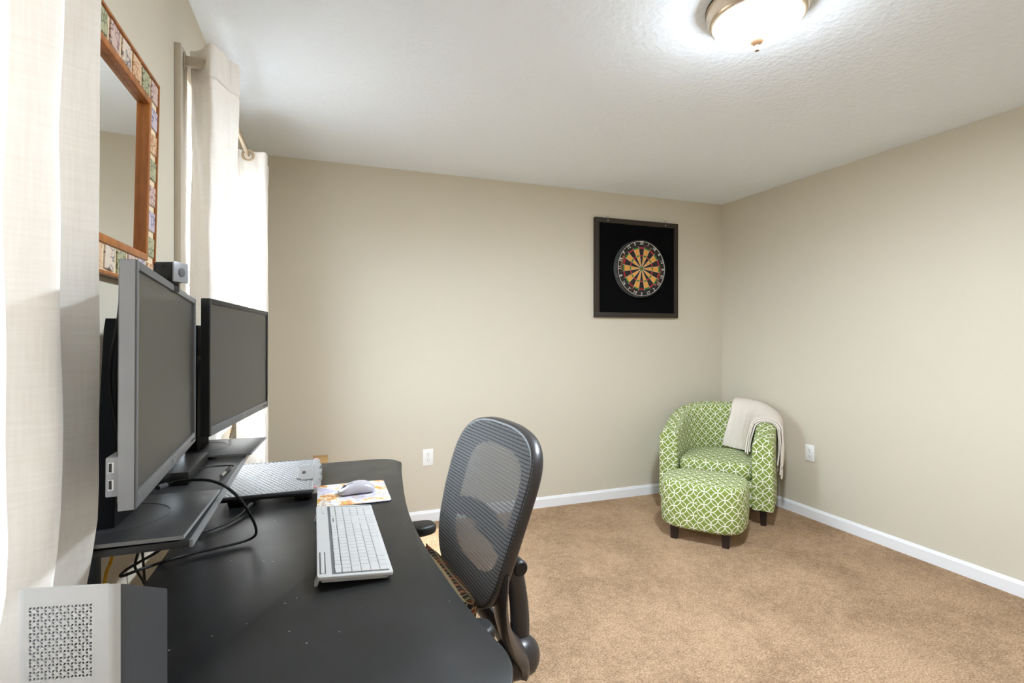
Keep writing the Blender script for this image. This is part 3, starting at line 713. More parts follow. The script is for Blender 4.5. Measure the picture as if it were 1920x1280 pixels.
cable('short tan cable standing behind the all-black monitor', [atz(431, 820, PZ + 0.003), atx(433, 812, -0.268), atx(437, 797, -0.27), atx(442, 778, -0.275), atx(449, 752, -0.28)], 0.0020, M['tan_cable'])

# ================================================================== PERFORATED HOLDER
hd_ang = math.radians(-12.5)
sp_c = CAMP + ray(125, 1099) * 0.515
hd = thing('file_holder', 'silver metal holder with a perforated spine standing on the desk end', 'file holder', (sp_c.x, sp_c.y, DZ), (0, 0, hd_ang))
# local: spine faces -y, width along x, side runs along +y
hw_, dp, ht = 0.0480, 0.092, sp_c.z - DZ
drop = 0.050; th = 0.0014; rr = 0.010
pat_x0, pat_x1, pat_z1, pat_z0 = -hw_ + 0.0135, hw_ - 0.0245, ht - 0.0185, ht - 0.092
sp = MB(); nx, nz = 17, 23
cxs = [pat_x0 + (pat_x1 - pat_x0) * i / nx for i in range(nx + 1)]; czs = [pat_z0 + (pat_z1 - pat_z0) * i / nz for i in range(nz + 1)]
for yo in (0.0, th):
    for i in range(nx):
        for j in range(nz):
            a, b, c_, d_ = cxs[i], cxs[i + 1], czs[j], czs[j + 1]; mx, mz = (a + b) / 2, (c_ + d_) / 2
            sparse = (j % 2 == 1)
            if sparse and (i + (j // 2)) % 2: sp.add([(a, yo, c_), (b, yo, c_), (b, yo, d_), (a, yo, d_)], [(0, 1, 2, 3)]); continue
            sg = 1 if (i + j // 2) % 2 else -1
            w2, h2, sl = (b - a) * 0.30, (d_ - c_) * 0.37, (b - a) * 0.15 * sg
            sp.add([(a, yo, c_), (b, yo, c_), (b, yo, d_), (a, yo, d_), (mx - w2 - sl, yo, mz - h2), (mx + w2 - sl, yo, mz - h2), (mx + w2 + sl, yo, mz + h2), (mx - w2 + sl, yo, mz + h2)],
                   [(0, 1, 5, 4), (1, 2, 6, 5), (2, 3, 7, 6), (3, 0, 4, 7)])
    xe0, xe1 = -hw_ + rr, hw_ - rr
    for a, b, c_, d_ in ((xe0, pat_x0, 0, ht), (pat_x1, xe1, 0, ht), (pat_x0, pat_x1, 0, pat_z0), (pat_x0, pat_x1, pat_z1, ht)):
        sp.add([(a, yo, c_), (b, yo, c_), (b, yo, d_), (a, yo, d_)], [(0, 1, 2, 3)])
sp.add([(xe0, 0, ht), (xe1, 0, ht), (xe1, th, ht), (xe0, th, ht)], [(0, 1, 2, 3)])
put('perforated_spine', sp, M['holder_light'], hd, smooth=0)
def topz(y): return ht - drop * max(0, min(1, (y - 0.0) / dp))
for sx in (-1, 1):
    inner, outer = [], []
    for k in range(7):
        a = PI / 2 * k / 6; inner.append((sx * (hw_ - rr + (rr - th) * math.sin(a)), rr - (rr - th) * math.cos(a))); outer.append((sx * (hw_ - rr + rr * math.sin(a)), rr - rr * math.cos(a)))
    for k in range(1, 9):
        y = rr + (dp - rr) * k / 8; inner.append((sx * (hw_ - th), y)); outer.append((sx * hw_, y))
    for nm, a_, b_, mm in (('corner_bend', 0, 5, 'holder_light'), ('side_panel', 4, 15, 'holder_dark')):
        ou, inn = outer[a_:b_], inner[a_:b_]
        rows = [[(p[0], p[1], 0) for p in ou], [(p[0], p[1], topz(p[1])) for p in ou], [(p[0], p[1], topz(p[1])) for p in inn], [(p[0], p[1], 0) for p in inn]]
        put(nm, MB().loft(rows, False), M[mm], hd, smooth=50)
put('front_panel', MB().box(-hw_ + th, hw_ - th, dp - th, dp, 0, ht - drop - 0.002), M['holder_dark'], hd)  # dark material here and below paints in shade behind the spine's holes
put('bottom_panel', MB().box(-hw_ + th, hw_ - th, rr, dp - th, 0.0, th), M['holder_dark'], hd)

# ================================================================== KEYBOARD
kb = thing('keyboard', 'pale grey full-size keyboard lying on the black desk', 'keyboard', (0.058, 1.301, DZ + 0.0185), (0, math.radians(5.0), math.radians(0.9)))
KW, KL = 0.148, 0.453        # local x to the user, y to the user's right
def rrect(hx, hy, r, n=5):
    o = []
    for cx_, cy_, a0 in ((hx - r, hy - r, 0), (-hx + r, hy - r, PI / 2), (-hx + r, -hy + r, PI), (hx - r, -hy + r, 3 * PI / 2)):
        for k in range(n + 1): a = a0 + PI / 2 * k / n; o.append((cx_ + r * math.cos(a), cy_ + r * math.sin(a)))
    return o
put('lower_shell', MB().prism(rrect(KW / 2 - 0.008, KL / 2 - 0.008, 0.006), -0.011, -0.0035, 0.001), M['light_grey'], kb)
put('top_plate', MB().prism(rrect(KW / 2, KL / 2, 0.007), -0.0035, 0.004, 0.0018), M['light_grey'], kb)
put('key_well', MB().box(-0.0455, 0.0665, -0.2165, 0.2165, 0.0040, 0.0044), M['key_gap'], kb, smooth=0)
put('media_strip', MB().box(-0.0665, -0.0595, -0.2115, -0.105, 0.0039, 0.0052, 0.0006), M['light_grey'], kb)
put('media_strip_edge', MB().box(-0.0690, -0.0670, -0.2125, -0.104, 0.0040, 0.0044).box(-0.0590, -0.0570, -0.2125, -0.104, 0.0040, 0.0044), M['bezel_grey'], kb, smooth=0)
put('indicator_strip', MB().box(-0.0600, -0.0535, 0.158, 0.205, 0.0039, 0.0050, 0.0006), M['light_grey'], kb)
put('indicator_slot', MB().box(-0.0350, -0.0325, 0.085, 0.112, 0.0060, 0.0064), M['bezel_grey'], kb, smooth=0)
U = 0.01875; rowx = [-0.0334, -0.0170, 0.0018, 0.0203, 0.0388, 0.0573]; rdep = [0.0130, U, U, U, U, U]
y_0 = -0.2150
rows = [[(0, 1)] + [(2 + i + (0.5 if i > 3 else 0) + (0.5 if i > 7 else 0), 1) for i in range(12)],
        [(i, 1) for i in range(13)] + [(13, 2)],
        [(0, 1.5)] + [(1.5 + i, 1) for i in range(12)] + [(13.5, 1.5)],
        [(0, 1.75)] + [(1.75 + i, 1) for i in range(11)] + [(12.75, 2.25)],
        [(0, 2.25)] + [(2.25 + i, 1) for i in range(10)] + [(12.25, 2.75)],
        [(0, 1.25), (1.25, 1.25), (2.5, 1.25), (3.75, 6.25), (10, 1.25), (11.25, 1.25), (12.5, 1.25), (13.75, 1.25)]]
nav = [[], [15.25, 16.25, 17.25], [15.25, 16.25, 17.25], [], [16.25], [15.25, 16.25, 17.25]]
num = [[18.5, 19.5, 20.5, 21.5], [18.5, 19.5, 20.5, 21.5], [18.5, 19.5, 20.5], [18.5, 19.5, 20.5], [18.5, 19.5, 20.5], []]
keycache = {}
def key(u, r, wu, dep=None, x=None):
    d = dep if dep else rdep[r]; kx = (round(wu, 2), round(d, 4)); g = 0.00055
    hy = wu * U / 2 - g; hx = d / 2 - g
    if kx not in keycache:
        keycache[kx] = put('key', MB().loft([[(a * hx, b * hy, 0) for a, b in ((-1, -1), (1, -1), (1, 1), (-1, 1))], [(a * hx, b * hy, 0.0016) for a, b in ((-1, -1), (1, -1), (1, 1), (-1, 1))],
                      [(a * (hx - .001), b * (hy - .001), 0.0022) for a, b in ((-1, -1), (1, -1), (1, 1), (-1, 1))]], True, True, True), M['light_grey'], kb, smooth=0); o = keycache[kx]
    else:
        o = keycache[kx].copy(); COL.objects.link(o); o.parent = kb
    o.location = (rowx[r] if x is None else x, y_0 + (u + wu / 2) * U, 0.0044)
for r in range(6):
    for u, wu in rows[r]: key(u, r, wu)
    for u in nav[r]: key(u, r, 1)
    for u in num[r]: key(u, r, 1)
key(18.5, 5, 2); key(20.5, 5, 1); key(21.5, 2, 1, 2 * U, (rowx[2] + rowx[3]) / 2); key(21.5, 4, 1, 2 * U, (rowx[4] + rowx[5]) / 2)
for (ua, ub, ra, rb) in ((15, 15.25, 0, 5), (18.25, 18.5, 0, 5), (1, 2, 0, 0), (6, 6.5, 0, 0), (10.5, 11, 0, 0), (15.25, 18.25, 0, 0), (15.25, 18.25, 3, 3), (15.25, 16.25, 4, 4), (17.25, 18.25, 4, 4)):
    put('deck_insert', MB().box(rowx[ra] - rdep[ra] / 2 + 0.0002, rowx[rb] + rdep[rb] / 2 - 0.0002, y_0 + ua * U + 0.0002, y_0 + ub * U - 0.0002, 0.0044, 0.0060), M['light_grey'], kb, smooth=0)
for yy in (-0.19, 0.19):
    put('flip_foot', MB().box(-0.003, 0.003, yy - 0.012, yy + 0.012, -0.020, 0.0, 0.001).xf(Matrix.Translation((-0.068, 0, -0.006)) @ Matrix.Rotation(math.radians(18), 4, 'Y')), M['light_grey'], kb)
put('front_rest', MB().box(0.050, 0.062, -0.20, 0.20, -0.0125, -0.011), M['rubber'], kb)

# ================================================================== MOUSE PAD AND MOUSE
mp = thing('mouse_pad', 'mouse pad printed with colourful watercolour flowers', 'mouse pad', (0.088, 1.706, DZ))
po = [(x, y) for x, y in rrect(0.106, 0.117, 0.012)]
put('base', MB().prism(po, 0.0004, 0.0022), M['rubber'], mp); put('print', MB().prism(po, 0.0022, 0.0034), M['pad_print'], mp)
mo = thing('mouse', 'silver-grey wireless mouse on the flowery pad', 'mouse', (0.099, 1.700, DZ + 0.0036), (0, 0, math.radians(8)))
rg = []
prof = [(-0.056, 0.010, 0.004, 0.010), (-0.053, 0.022, 0.002, 0.015), (-0.044, 0.0275, 0.001, 0.021), (-0.028, 0.029, 0.0, 0.029), (-0.008, 0.029, 0.0, 0.035), (0.010, 0.031, 0.0, 0.037), (0.028, 0.033, 0.0, 0.034), (0.042, 0.031, 0.001, 0.027), (0.051, 0.024, 0.003, 0.019), (0.055, 0.012, 0.007, 0.012)]
for x, hy, zb, zt in prof:
    ring = []
    for k in range(20):
        a = 2 * PI * k / 20; cy_, sy_ = math.cos(a), math.sin(a)
        ring.append((x, hy * math.copysign(abs(cy_) ** 0.7, cy_), (zb + zt) / 2 + (zt - zb) / 2 * math.copysign(abs(sy_) ** 0.75, sy_)))
    rg.append(ring)
put('shell', MB().loft(rg, True, True, True), M['mouse'], mo, smooth=60)
put('button_groove', MB().tube([(-0.048, 0.0, 0.0195), (-0.030, 0.0, 0.0283), (-0.012, 0.0, 0.0340)], 0.0011, 6), M['mouse_dark'], mo)
put('scroll_wheel', MB().lathe([(0, -0.003), (0.007, -0.003), (0.008, 0), (0.007, 0.003), (0, 0.003)], 16, mat=Matrix.Translation((-0.036, 0, 0.0215)) @ Matrix.Rotation(PI / 2, 4, 'X')), M['mouse_dark'], mo)

# ================================================================== LAPTOP COOLING PAD
cp = thing('cooling_pad', 'grey dimpled laptop cooling pad with a notched angular end', 'cooling pad', (-0.145, 1.885, DZ))
CZ = 0.835 - DZ
X0, X1, Y0, Y1 = -0.140, 0.112, -0.205, 0.203
nx, ny = 94, 152
vs = []; fs = []
for j in range(ny + 1):
    for i in range(nx + 1):
        x = X0 + (X1 - X0) * i / nx; y = Y0 + (Y1 - Y0) * j / ny
        ed = min(i, nx - i, j, ny - j)
        h = 0.0
        if ed > 2:
            p_ = 0.0135; ro = math.floor(y / p_) % 2 * 0.5
            h = 0.0034 * (0.5 - 0.5 * math.cos(2 * PI * (x / p_ + ro))) ** 1.5 * (0.5 - 0.5 * math.cos(2 * PI * y / p_)) ** 1.5
        vs.append((x, y, CZ - 0.002 + h))
for j in range(ny):
    for i in range(nx): a = j * (nx + 1) + i; fs.append((a, a + 1, a + nx + 2, a + nx + 1))
put('dimpled_top', MB().add(vs, fs), M['pad_metal'], cp, smooth=60)
put('tray', MB().box(X0 - 0.004, X1 + 0.004, Y0 - 0.004, Y1 + 0.004, CZ - 0.017, CZ - 0.0032, 0.003), M['black_plastic'], cp)
for ya in (Y0 - 0.005, Y1 - 0.001): put('rim', MB().box(X0 - 0.005, X1 + 0.005, ya, ya + 0.006, CZ - 0.010, CZ - 0.0008, 0.001), M['bezel_grey'], cp)
# angular end piece with notches
ep = [(X1, Y0 - 0.004), (X1 + 0.014, Y0 - 0.002), (X1 + 0.020, Y0 + 0.03), (X1 + 0.014, Y0 + 0.05), (X1 + 0.026, Y0 + 0.085), (X1 + 0.017, Y0 + 0.10), (X1 + 0.029, Y0 + 0.15), (X1 + 0.020, Y0 + 0.17), (X1 + 0.029, Y0 + 0.235), (X1 + 0.018, Y0 + 0.25), (X1 + 0.027, Y0 + 0.31), (X1 + 0.016, Y0 + 0.33), (X1 + 0.022, Y0 + 0.38), (X1 + 0.014, Y1 + 0.002), (X1, Y1 + 0.004)]
put('notched_end', MB().prism(ep, CZ - 0.014, CZ + 0.001, 0.001, 1), M['pad_metal'], cp, smooth=20)
bp = [(X1 - 0.048, Y0 + 0.14), (X1 - 0.03, Y0 + 0.11), (X1 + 0.002, Y0 + 0.11), (X1 + 0.002, Y0 + 0.30), (X1 - 0.03, Y0 + 0.30), (X1 - 0.048, Y0 + 0.27)]
put('front_badge', MB().prism(bp, CZ - 0.002, CZ + 0.0028, 0.001, 1), M['pad_metal'], cp, smooth=20)
put('badge_slot', MB().box(X1 - 0.034, X1 - 0.024, Y0 + 0.185, Y0 + 0.215, CZ + 0.0028, CZ + 0.0034), M['black_plastic'], cp)
for yy in (Y0 + 0.006, Y1 - 0.022): put('corner_light', MB().box(X1 + 0.004, X1 + 0.013, yy, yy + 0.014, CZ + 0.001, CZ + 0.0026, 0.0008), M['pink'], cp)
for xx in (X0 + 0.02, X1 - 0.05):
    for yy in (Y0 + 0.03, Y1 - 0.06): put('foot', MB().box(xx, xx + 0.04, yy, yy + 0.03, 0.0, CZ - 0.016, 0.002), M['rubber'], cp)

# ================================================================== CARDBOARD BOX
cb = thing('cardboard_box', 'slim tan cardboard box standing on end behind the desk', 'box', (-0.02, 3.30, 0))
ztop = aty(604, 853.5, 3.44).z
xr_ = aty(615.5, 860, 3.18).x
put('carton', MB().box(xr_ - 0.085, xr_, 3.18, 3.45, 0.0, ztop - 0.004, 0.002), M['cardboard'], cb, True)
put('flap', MB().box(xr_ - 0.085, xr_, 3.18, 3.312, ztop - 0.0035, ztop, 0.001), M['cardboard'], cb, True)
put('flap', MB().box(xr_ - 0.085, xr_, 3.318, 3.45, ztop - 0.0035, ztop, 0.001), M['cardboard'], cb, True)

# ================================================================== OUTLETS
def outlet(label, loc, rz):
    t = thing('wall_outlet', label, 'outlet', loc, (0, 0, rz))   # local: faces -y
    put('plate', MB().box(-0.037, 0.037, -0.006, 0.0, -0.0585, 0.0585, 0.003), M['white_plastic'], t)
    for zz in (0.0205, -0.0205):
        o = [(0.0165 * math.cos(a), max(-0.0135, min(0.0135, 0.0165 * math.sin(a)))) for a in [2 * PI * k / 28 for k in range(28)]]
        r_ = put('receptacle', MB().loft([[(x, -0.0058, zz + z) for x, z in o], [(x, -0.0082, zz + z) for x, z in o]], True, True, True), M['white_plastic'], t)
        put('slot', MB().box(-0.0072, -0.0050, -0.0085, -0.0080, zz + 0.000, zz + 0.0085), M['black_plastic'], r_)
        put('slot', MB().box(0.0050, 0.0072, -0.0085, -0.0080, zz + 0.001, zz + 0.0080), M['black_plastic'], r_)
        put('slot', MB().lathe([(0, 0), (0.0026, 0), (0.0026, 0.0005), (0, 0.0005)], 10, mat=Matrix.Translation((0, -0.0080, zz - 0.0065)) @ Matrix.Rotation(PI / 2, 4, 'X')), M['black_plastic'], r_)
    put('screw', MB().lathe([(0, 0), (0.003, 0), (0.0024, 0.0008), (0, 0.001)], 10, mat=Matrix.Translation((0, -0.0060, 0)) @ Matrix.Rotation(PI / 2, 4, 'X')), M['steel'], t)
outlet('white duplex outlet on the dartboard wall beside the desk', (0.689, YB - 0.0002, 0.449), 0)
outlet('white duplex outlet beside the green armchair', (XR - 0.0002, 2.724, 0.463), -PI / 2)

# ================================================================== DARTBOARD BACKBOARD + DARTBOARD
FX0, FX1, FZ0, FZ1, FY = 2.0, 2.787, 1.449, 2.236, 3.562
bbt = thing('dartboard_backboard', 'square black felt backboard in a worn dark frame', 'backboard', ((FX0 + FX1) / 2, YB - 0.0005, FZ0))
yb_ = YB - 0.001
put('felt_panel', MB().box(FX0 + 0.03, FX1 - 0.03, FY + 0.012, yb_, FZ0 + 0.03, FZ1 - 0.03), M['felt'], bbt, True, 0)
bw = 0.039
for (a, b, c_, d_) in ((FX0, FX1, FZ1 - bw, FZ1), (FX0, FX1, FZ0, FZ0 + bw), (FX0, FX0 + bw, FZ0 + bw, FZ1 - bw), (FX1 - bw, FX1, FZ0 + bw, FZ1 - bw)):
    put('frame_bar', MB().box(a, b, FY, yb_, c_, d_, 0.002), M['dart_frame'], bbt, True)
for xx in (FX0 + 0.115, FX1 - 0.125):
    put('screw_head', MB().lathe([(0, 0), (0.005, 0), (0.0035, 0.002), (0, 0.0025)], 10, mat=Matrix.Translation((xx, FY, FZ1 - 0.022)) @ Matrix.Rotation(PI / 2, 4, 'X')), M['wire'], bbt, True)
    put('hanging_ring', MB().tube([(xx + 0.011 * math.cos(a), FY + 0.004, FZ1 + 0.004 + 0.011 * math.sin(a)) for a in [2 * PI * k / 20 for k in range(21)]], 0.0012, 6), M['bronze_dark'], bbt, True)
DYF = 3.522
dc = aty(1203, 503.4, DYF)
db = thing('dartboard', 'round dartboard with amber and black wedges on the felt backboard', 'dartboard', (dc.x, DYF, dc.z))
DR = 0.2285
def rot_ring(r, y, n=64): return [(r * math.sin(2 * PI * k / n), y, r * math.cos(2 * PI * k / n)) for k in range(n)]
put('board_body', MB().loft([rot_ring(DR, 0.0505), rot_ring(DR, 0.006), rot_ring(DR - 0.001, 0.0032)], True, True, True), M['d_black'], db, smooth=40)
put('metal_band', MB().loft([rot_ring(DR + 0.0012, 0.048), rot_ring(DR + 0.0012, 0.004), rot_ring(DR - 0.0002, 0.004), rot_ring(DR - 0.0002, 0.048), rot_ring(DR + 0.0012, 0.048)], True), M['d_rim'], db, smooth=40)
put('band_clip', MB().box(-DR - 0.004, -DR + 0.004, 0.01, 0.03, -0.075, -0.058, 0.001).xf(Matrix.Rotation(math.radians(0), 4, 'Y')), M['steel'], db)
put('number_ring', MB().tube([(0.218 * math.sin(2 * PI * k / 64), -0.0008, 0.218 * math.cos(2 * PI * k / 64)) for k in range(65)], 0.0016, 6), M['wire'], db)
order = [20, 1, 18, 4, 13, 6, 10, 15, 2, 17, 3, 19, 7, 16, 8, 11, 14, 9, 12, 5]
RS = [0.0166, 0.0985, 0.1085, 0.1605, 0.1715]
def sector(r0, r1, a0, a1, n=4):
    b = MB(); i0 = [(r0 * math.sin(a0 + (a1 - a0) * k / n), r0 * math.cos(a0 + (a1 - a0) * k / n)) for k in range(n + 1)]; o0 = [(r1 * math.sin(a0 + (a1 - a0) * k / n), r1 * math.cos(a0 + (a1 - a0) * k / n)) for k in range(n + 1)]
    ol_ = i0 + o0[::-1]
    return b.loft([[(x, 0.0033, z) for x, z in ol_], [(x, 0.0012, z) for x, z in ol_]], True, True, True)
seg_me = {}
for i in range(20):
    for j in range(4):
        dark = i % 2 == 0
        mt_ = M['d_red'] if (j in (1, 3) and dark) else M['d_green'] if j in (1, 3) else M['d_black'] if dark else M['d_cream']
        g = 0.0008 / RS[j + 1]
        kx = (j, dark)
        if kx not in seg_me:
            o = seg_me[kx] = put('segment', sector(RS[j] + 0.0004, RS[j + 1] - 0.0004, -PI / 20 + g, PI / 20 - g), mt_, db, smooth=0)
        else:
            o = seg_me[kx].copy(); COL.objects.link(o); o.parent = db
        o.rotation_euler = (0, 2 * PI * i / 20, 0)
put('outer_bull', MB().loft([rot_ring(0.0162, 0.0033, 24), rot_ring(0.0162, 0.0010, 24)], True, True, True), M['d_green'], db)
put('inner_bull', MB().loft([rot_ring(0.0066, 0.0012, 16), rot_ring(0.0066, 0.0004, 16)], True, True, True), M['d_red'], db)
wr = None
for i in range(20):
    if wr is None:
        o = wr = put('spider_wire', MB().tube([(0, 0.0002, 0.017), (0, 0.0002, 0.183)], 0.0008, 5), M['wire'], db)
    else:
        o = wr.copy(); COL.objects.link(o); o.parent = db
    o.rotation_euler = (0, 2 * PI * (i + 0.5) / 20, 0)
for r_ in RS: put('ring_wire', MB().tube([(r_ * math.sin(2 * PI * k / 48), 0.0004, r_ * math.cos(2 * PI * k / 48)) for k in range(49)], 0.0006, 5), M['bezel_grey'], db)
for i, nmb in enumerate(order):
    a = 2 * PI * i / 20; flip = math.cos(a) < -0.1
    tm = text_mb(str(nmb), 0.034, 0.0006, 0.0002).xf(Matrix.Rotation(PI / 2, 4, 'X')).xf(Matrix.Rotation(PI if flip else 0, 4, 'Y')).xf(Matrix.Translation((0, -0.0004, 0.2025))).xf(Matrix.Rotation(a, 4, 'Y'))
    put('number', tm, M['wire'], db, smooth=0)
def arc_text(txt, r, a_mid, size, step, mat, inward=False):
    for k, ch in enumerate(txt):
        a = a_mid + (k - (len(txt) - 1) / 2) * step
        if ch == ' ': continue
        tm = text_mb(ch, size, 0.0004, 0.0004).xf(Matrix.Rotation(PI / 2, 4, 'X')).xf(Matrix.Translation((0, 0.0030, r))).xf(Matrix.Rotation(a, 4, 'Y'))
        put('letter', tm, mat, db, smooth=0)
arc_text('ACCUDART', 0.1845, math.radians(-75), 0.021, math.radians(5.2), M['print_orange'])
for k in range(14):
    for r_, mm in ((0.190, 'print_red'), (0.180, 'print_orange')):
        if (k * 7 + int(r_ * 100)) % 5 == 0: continue
        a = math.radians(88 + k * 3.6)
        put('print_mark', MB().box(-0.0035, 0.0035, 0.0026, 0.0031, r_ - 0.002, r_ + 0.0035).xf(Matrix.Rotation(a, 4, 'Y')), M[mm], db, smooth=0)
for a_ in (18, 200):
    for k in range(6):
        a = math.radians(a_ - 9 + k * 4)
        put('print_mark', MB().box(-0.0022, 0.0022, 0.0026, 0.0031, 0.181 + (k % 2) * 0.006, 0.187 + (k % 3) * 0.004).xf(Matrix.Rotation(a, 4, 'Y')), M['print_orange' if k % 2 else 'print_red'], db, smooth=0)

# ================================================================== CEILING LIGHT
LX, LY = 1.409, 1.380
cl = thing('ceiling_light', 'round flush ceiling light with a lit glass bowl and warm nickel rim', 'ceiling light', (LX, LY, ZC))
put('back_edge', MB().lathe([(0.10, -0.0003), (0.168, -0.0003), (0.168, -0.006), (0.10, -0.006)], 48), M['bronze_dark'], cl)
put('pan', MB().lathe([(0.05, -0.0062), (0.1665, -0.0062), (0.166, -0.012), (0.1645, -0.030), (0.158, -0.041), (0.1585, -0.047), (0.154, -0.055), (0.148, -0.061), (0.1435, -0.0615), (0.141, -0.058), (0.05, -0.034)], 48), M['nickel'], cl, smooth=50)
bowl = [(0.1415 * math.cos(t_), -0.058 - 0.068 * math.sin(t_)) for t_ in [PI / 2 * k / 12 for k in range(12)]] + [(0.0005, -0.126)]
put('glass_bowl', MB().lathe(bowl, 48), M['lamp_glass'], cl, smooth=80)
put('finial', MB().lathe([(0, -0.1262), (0.0215, -0.1262), (0.0225, -0.129), (0.016, -0.136), (0.0065, -0.140), (0.0055, -0.144), (0.0080, -0.1475), (0.0092, -0.153), (0.0078, -0.159), (0, -0.1615)], 24), M['finial'], cl, smooth=50)
ld = bpy.data.lights.new('lamp_bulbs', 'AREA'); ld.shape = 'DISK'; ld.size = 0.22; ld.energy = LAMP_WATT; ld.color = (0.77, 0.885, 1.0)
lo = bpy.data.objects.new('lamp_bulbs', ld); COL.objects.link(lo); lo.parent = cl; lo.location = (0, 0, -0.063)

# ================================================================== OFFICE CHAIR
oc = thing('office_chair', 'mesh-backed office chair tucked in at the scooped desk edge', 'office chair', (0.113, 1.336, 0), (0, 0, PI + 0.1005))
# local: +x forward, near side = +y
ZM, HB = 0.8324, 0.2279
def back_x(y, z):
    f = max(0, min(1.05, (z - ZM + HB) / (2 * HB))); return -0.235 - 0.1272 * f ** 1.5 + 0.004 * (y / 0.22) ** 2
def back_out(a, k=1.0):
    ca, sa = math.cos(a), math.sin(a); k2 = k * 0.966
    z = ZM + HB * math.copysign(abs(sa) ** 0.404, sa) * k2
    f = max(0, min(1, (z - ZM + HB) / (2 * HB)))
    y = (0.1949 + 0.0632 * f + 0.0203 * 4 * f * (1 - f)) * math.copysign(abs(ca) ** 0.718, ca) * k2
    return y, z
NA = 120
vs = []; fs = []; uvs = []
NR = 12
for i in range(NR + 1):
    for k in range(NA):
        y, z = back_out(2 * PI * k / NA, max(0.001, 1.03 * i / NR)); vs.append((back_x(y, z) + 0.004 - 0.006 * (i == NR), y, z))
for i in range(NR):
    for k in range(NA):
        q = (i * NA + k, i * NA + (k + 1) % NA, (i + 1) * NA + (k + 1) % NA, (i + 1) * NA + k); fs.append(q); uvs.append([(vs[a][1], vs[a][2]) for a in q])
put('mesh_back', MB().add(vs, fs, uvs), M['mesh'], oc, smooth=80)
rings = []
for k in range(NA + 1):
    y, z = back_out(2 * PI * k / NA, 1.0); x = back_x(y, z); y2, z2 = back_out(2 * PI * k / NA, 0.94)
    ya_, za_ = back_out(2 * PI * (k - 0.7) / NA); yb2, zb2 = back_out(2 * PI * (k + 0.7) / NA); o_ = Vector((0, zb2 - za_, -(yb2 - ya_))).normalized()
    sec = [(0.000, -0.007), (0.000, 0.004), (-0.004, 0.008), (-0.026, 0.008), (-0.034, 0.002), (-0.034, -0.006), (-0.020, -0.010), (-0.004, -0.010)]
    rings.append([Vector((x + a, y, z)) + o_ * b for a, b in sec])
put('back_rim', MB().loft(rings, True), M['chair_frame'], oc, smooth=50)
sh = MB(); ring_o, ring_i = [], []
for k in range(NA + 1):
    a = 2 * PI * k / NA
    y, z = back_out(a, 0.97); ring_o.append((back_x(y, z) - 0.020, y, z)); y, z = back_out(a, 0.70); z += 0.005; ring_i.append((back_x(y, z) - 0.024, y, z))
sh.loft([ring_o, ring_i], False)
put('back_shell', sh, M['chair_frame'], oc, smooth=60)
lum = []
for k in range(15):
    y = -0.205 + 0.41 * k / 14; zc = 0.775 + 0.035 * math.cos(y / 0.205 * PI / 2); lum.append([(back_x(y, zc + h) - 0.022 + dx, y, zc + h) for h, dx in ((-0.026, 0), (0.026, 0), (0.026, -0.008), (-0.026, -0.008))])
put('lumbar_band', MB().loft(lum, True, True, True), M['chair_frame'], oc, smooth=40)
for sy in (-1, 1):
    pth = catmull([(-0.268, sy * 0.216, 0.745), (-0.268, sy * 0.196, 0.670), (-0.294, sy * 0.150, 0.585), (-0.345, sy * 0.085, 0.490), (-0.392, sy * 0.045, 0.425), (-0.405, sy * 0.012, 0.385)], 6)
    nn = len(pth); put('side_strut', MB().tube(pth, 0.02, 12, rs=[0.014 + 0.026 * (i / (nn - 1)) ** 0.7 for i in range(nn)], flat=(0.55, 1.5)), M['chair_frame'], oc, smooth=60)
sp_path = catmull([(-0.405, 0, 0.385), (-0.418, 0, 0.46), (-0.412, 0, 0.56), (-0.392, 0, 0.655), (-0.345, 0, 0.735), (-0.292, 0, 0.785)], 5)
put('spine', MB().tube(sp_path, 0.022, 12, rs=[0.028 - 0.010 * i / (len(sp_path) - 1) for i in range(len(sp_path))], flat=(1.2, 0.6)), M['chair_frame'], oc, smooth=60)
put('adjuster_knob', MB().lathe([(0, -0.05), (0.018, -0.05), (0.022, -0.044), (0.022, 0.044), (0.018, 0.05), (0, 0.05)], 18, mat=Matrix.Translation((-0.398, 0, 0.655)) @ Matrix.Rotation(PI / 2, 4, 'X')), M['chair_pad'], oc)
hub = MB(); rg = []
for x, hy, hz, zc in ((-0.474, 0.012, 0.014, 0.386), (-0.466, 0.032, 0.034, 0.386), (-0.445, 0.050, 0.052, 0.388), (-0.405, 0.060, 0.056, 0.388), (-0.360, 0.058, 0.042, 0.380), (-0.28, 0.052, 0.032, 0.372), (-0.16, 0.055, 0.028, 0.37), (0.06, 0.06, 0.028, 0.37), (0.10, 0.05, 0.02, 0.372)):
    rg.append([(x, hy * math.copysign(abs(math.cos(a)) ** 0.8, math.cos(a)), zc + hz * math.copysign(abs(math.sin(a)) ** 0.8, math.sin(a))) for a in [2 * PI * k / 20 for k in range(20)]])
put('tilt_housing', hub.loft(rg, True, True, True), M['chair_frame'], oc, smooth=60)
so = [(0.25 * math.copysign(abs(math.cos(a)) ** 0.5, math.cos(a)) + 0.03, 0.245 * math.copysign(abs(math.sin(a)) ** 0.5, math.sin(a))) for a in [2 * PI * k / 48 for k in range(48)]]
put('seat', MB().prism(so, 0.402, 0.470, 0.024, 5), M['seat_fabric'], oc, smooth=60)
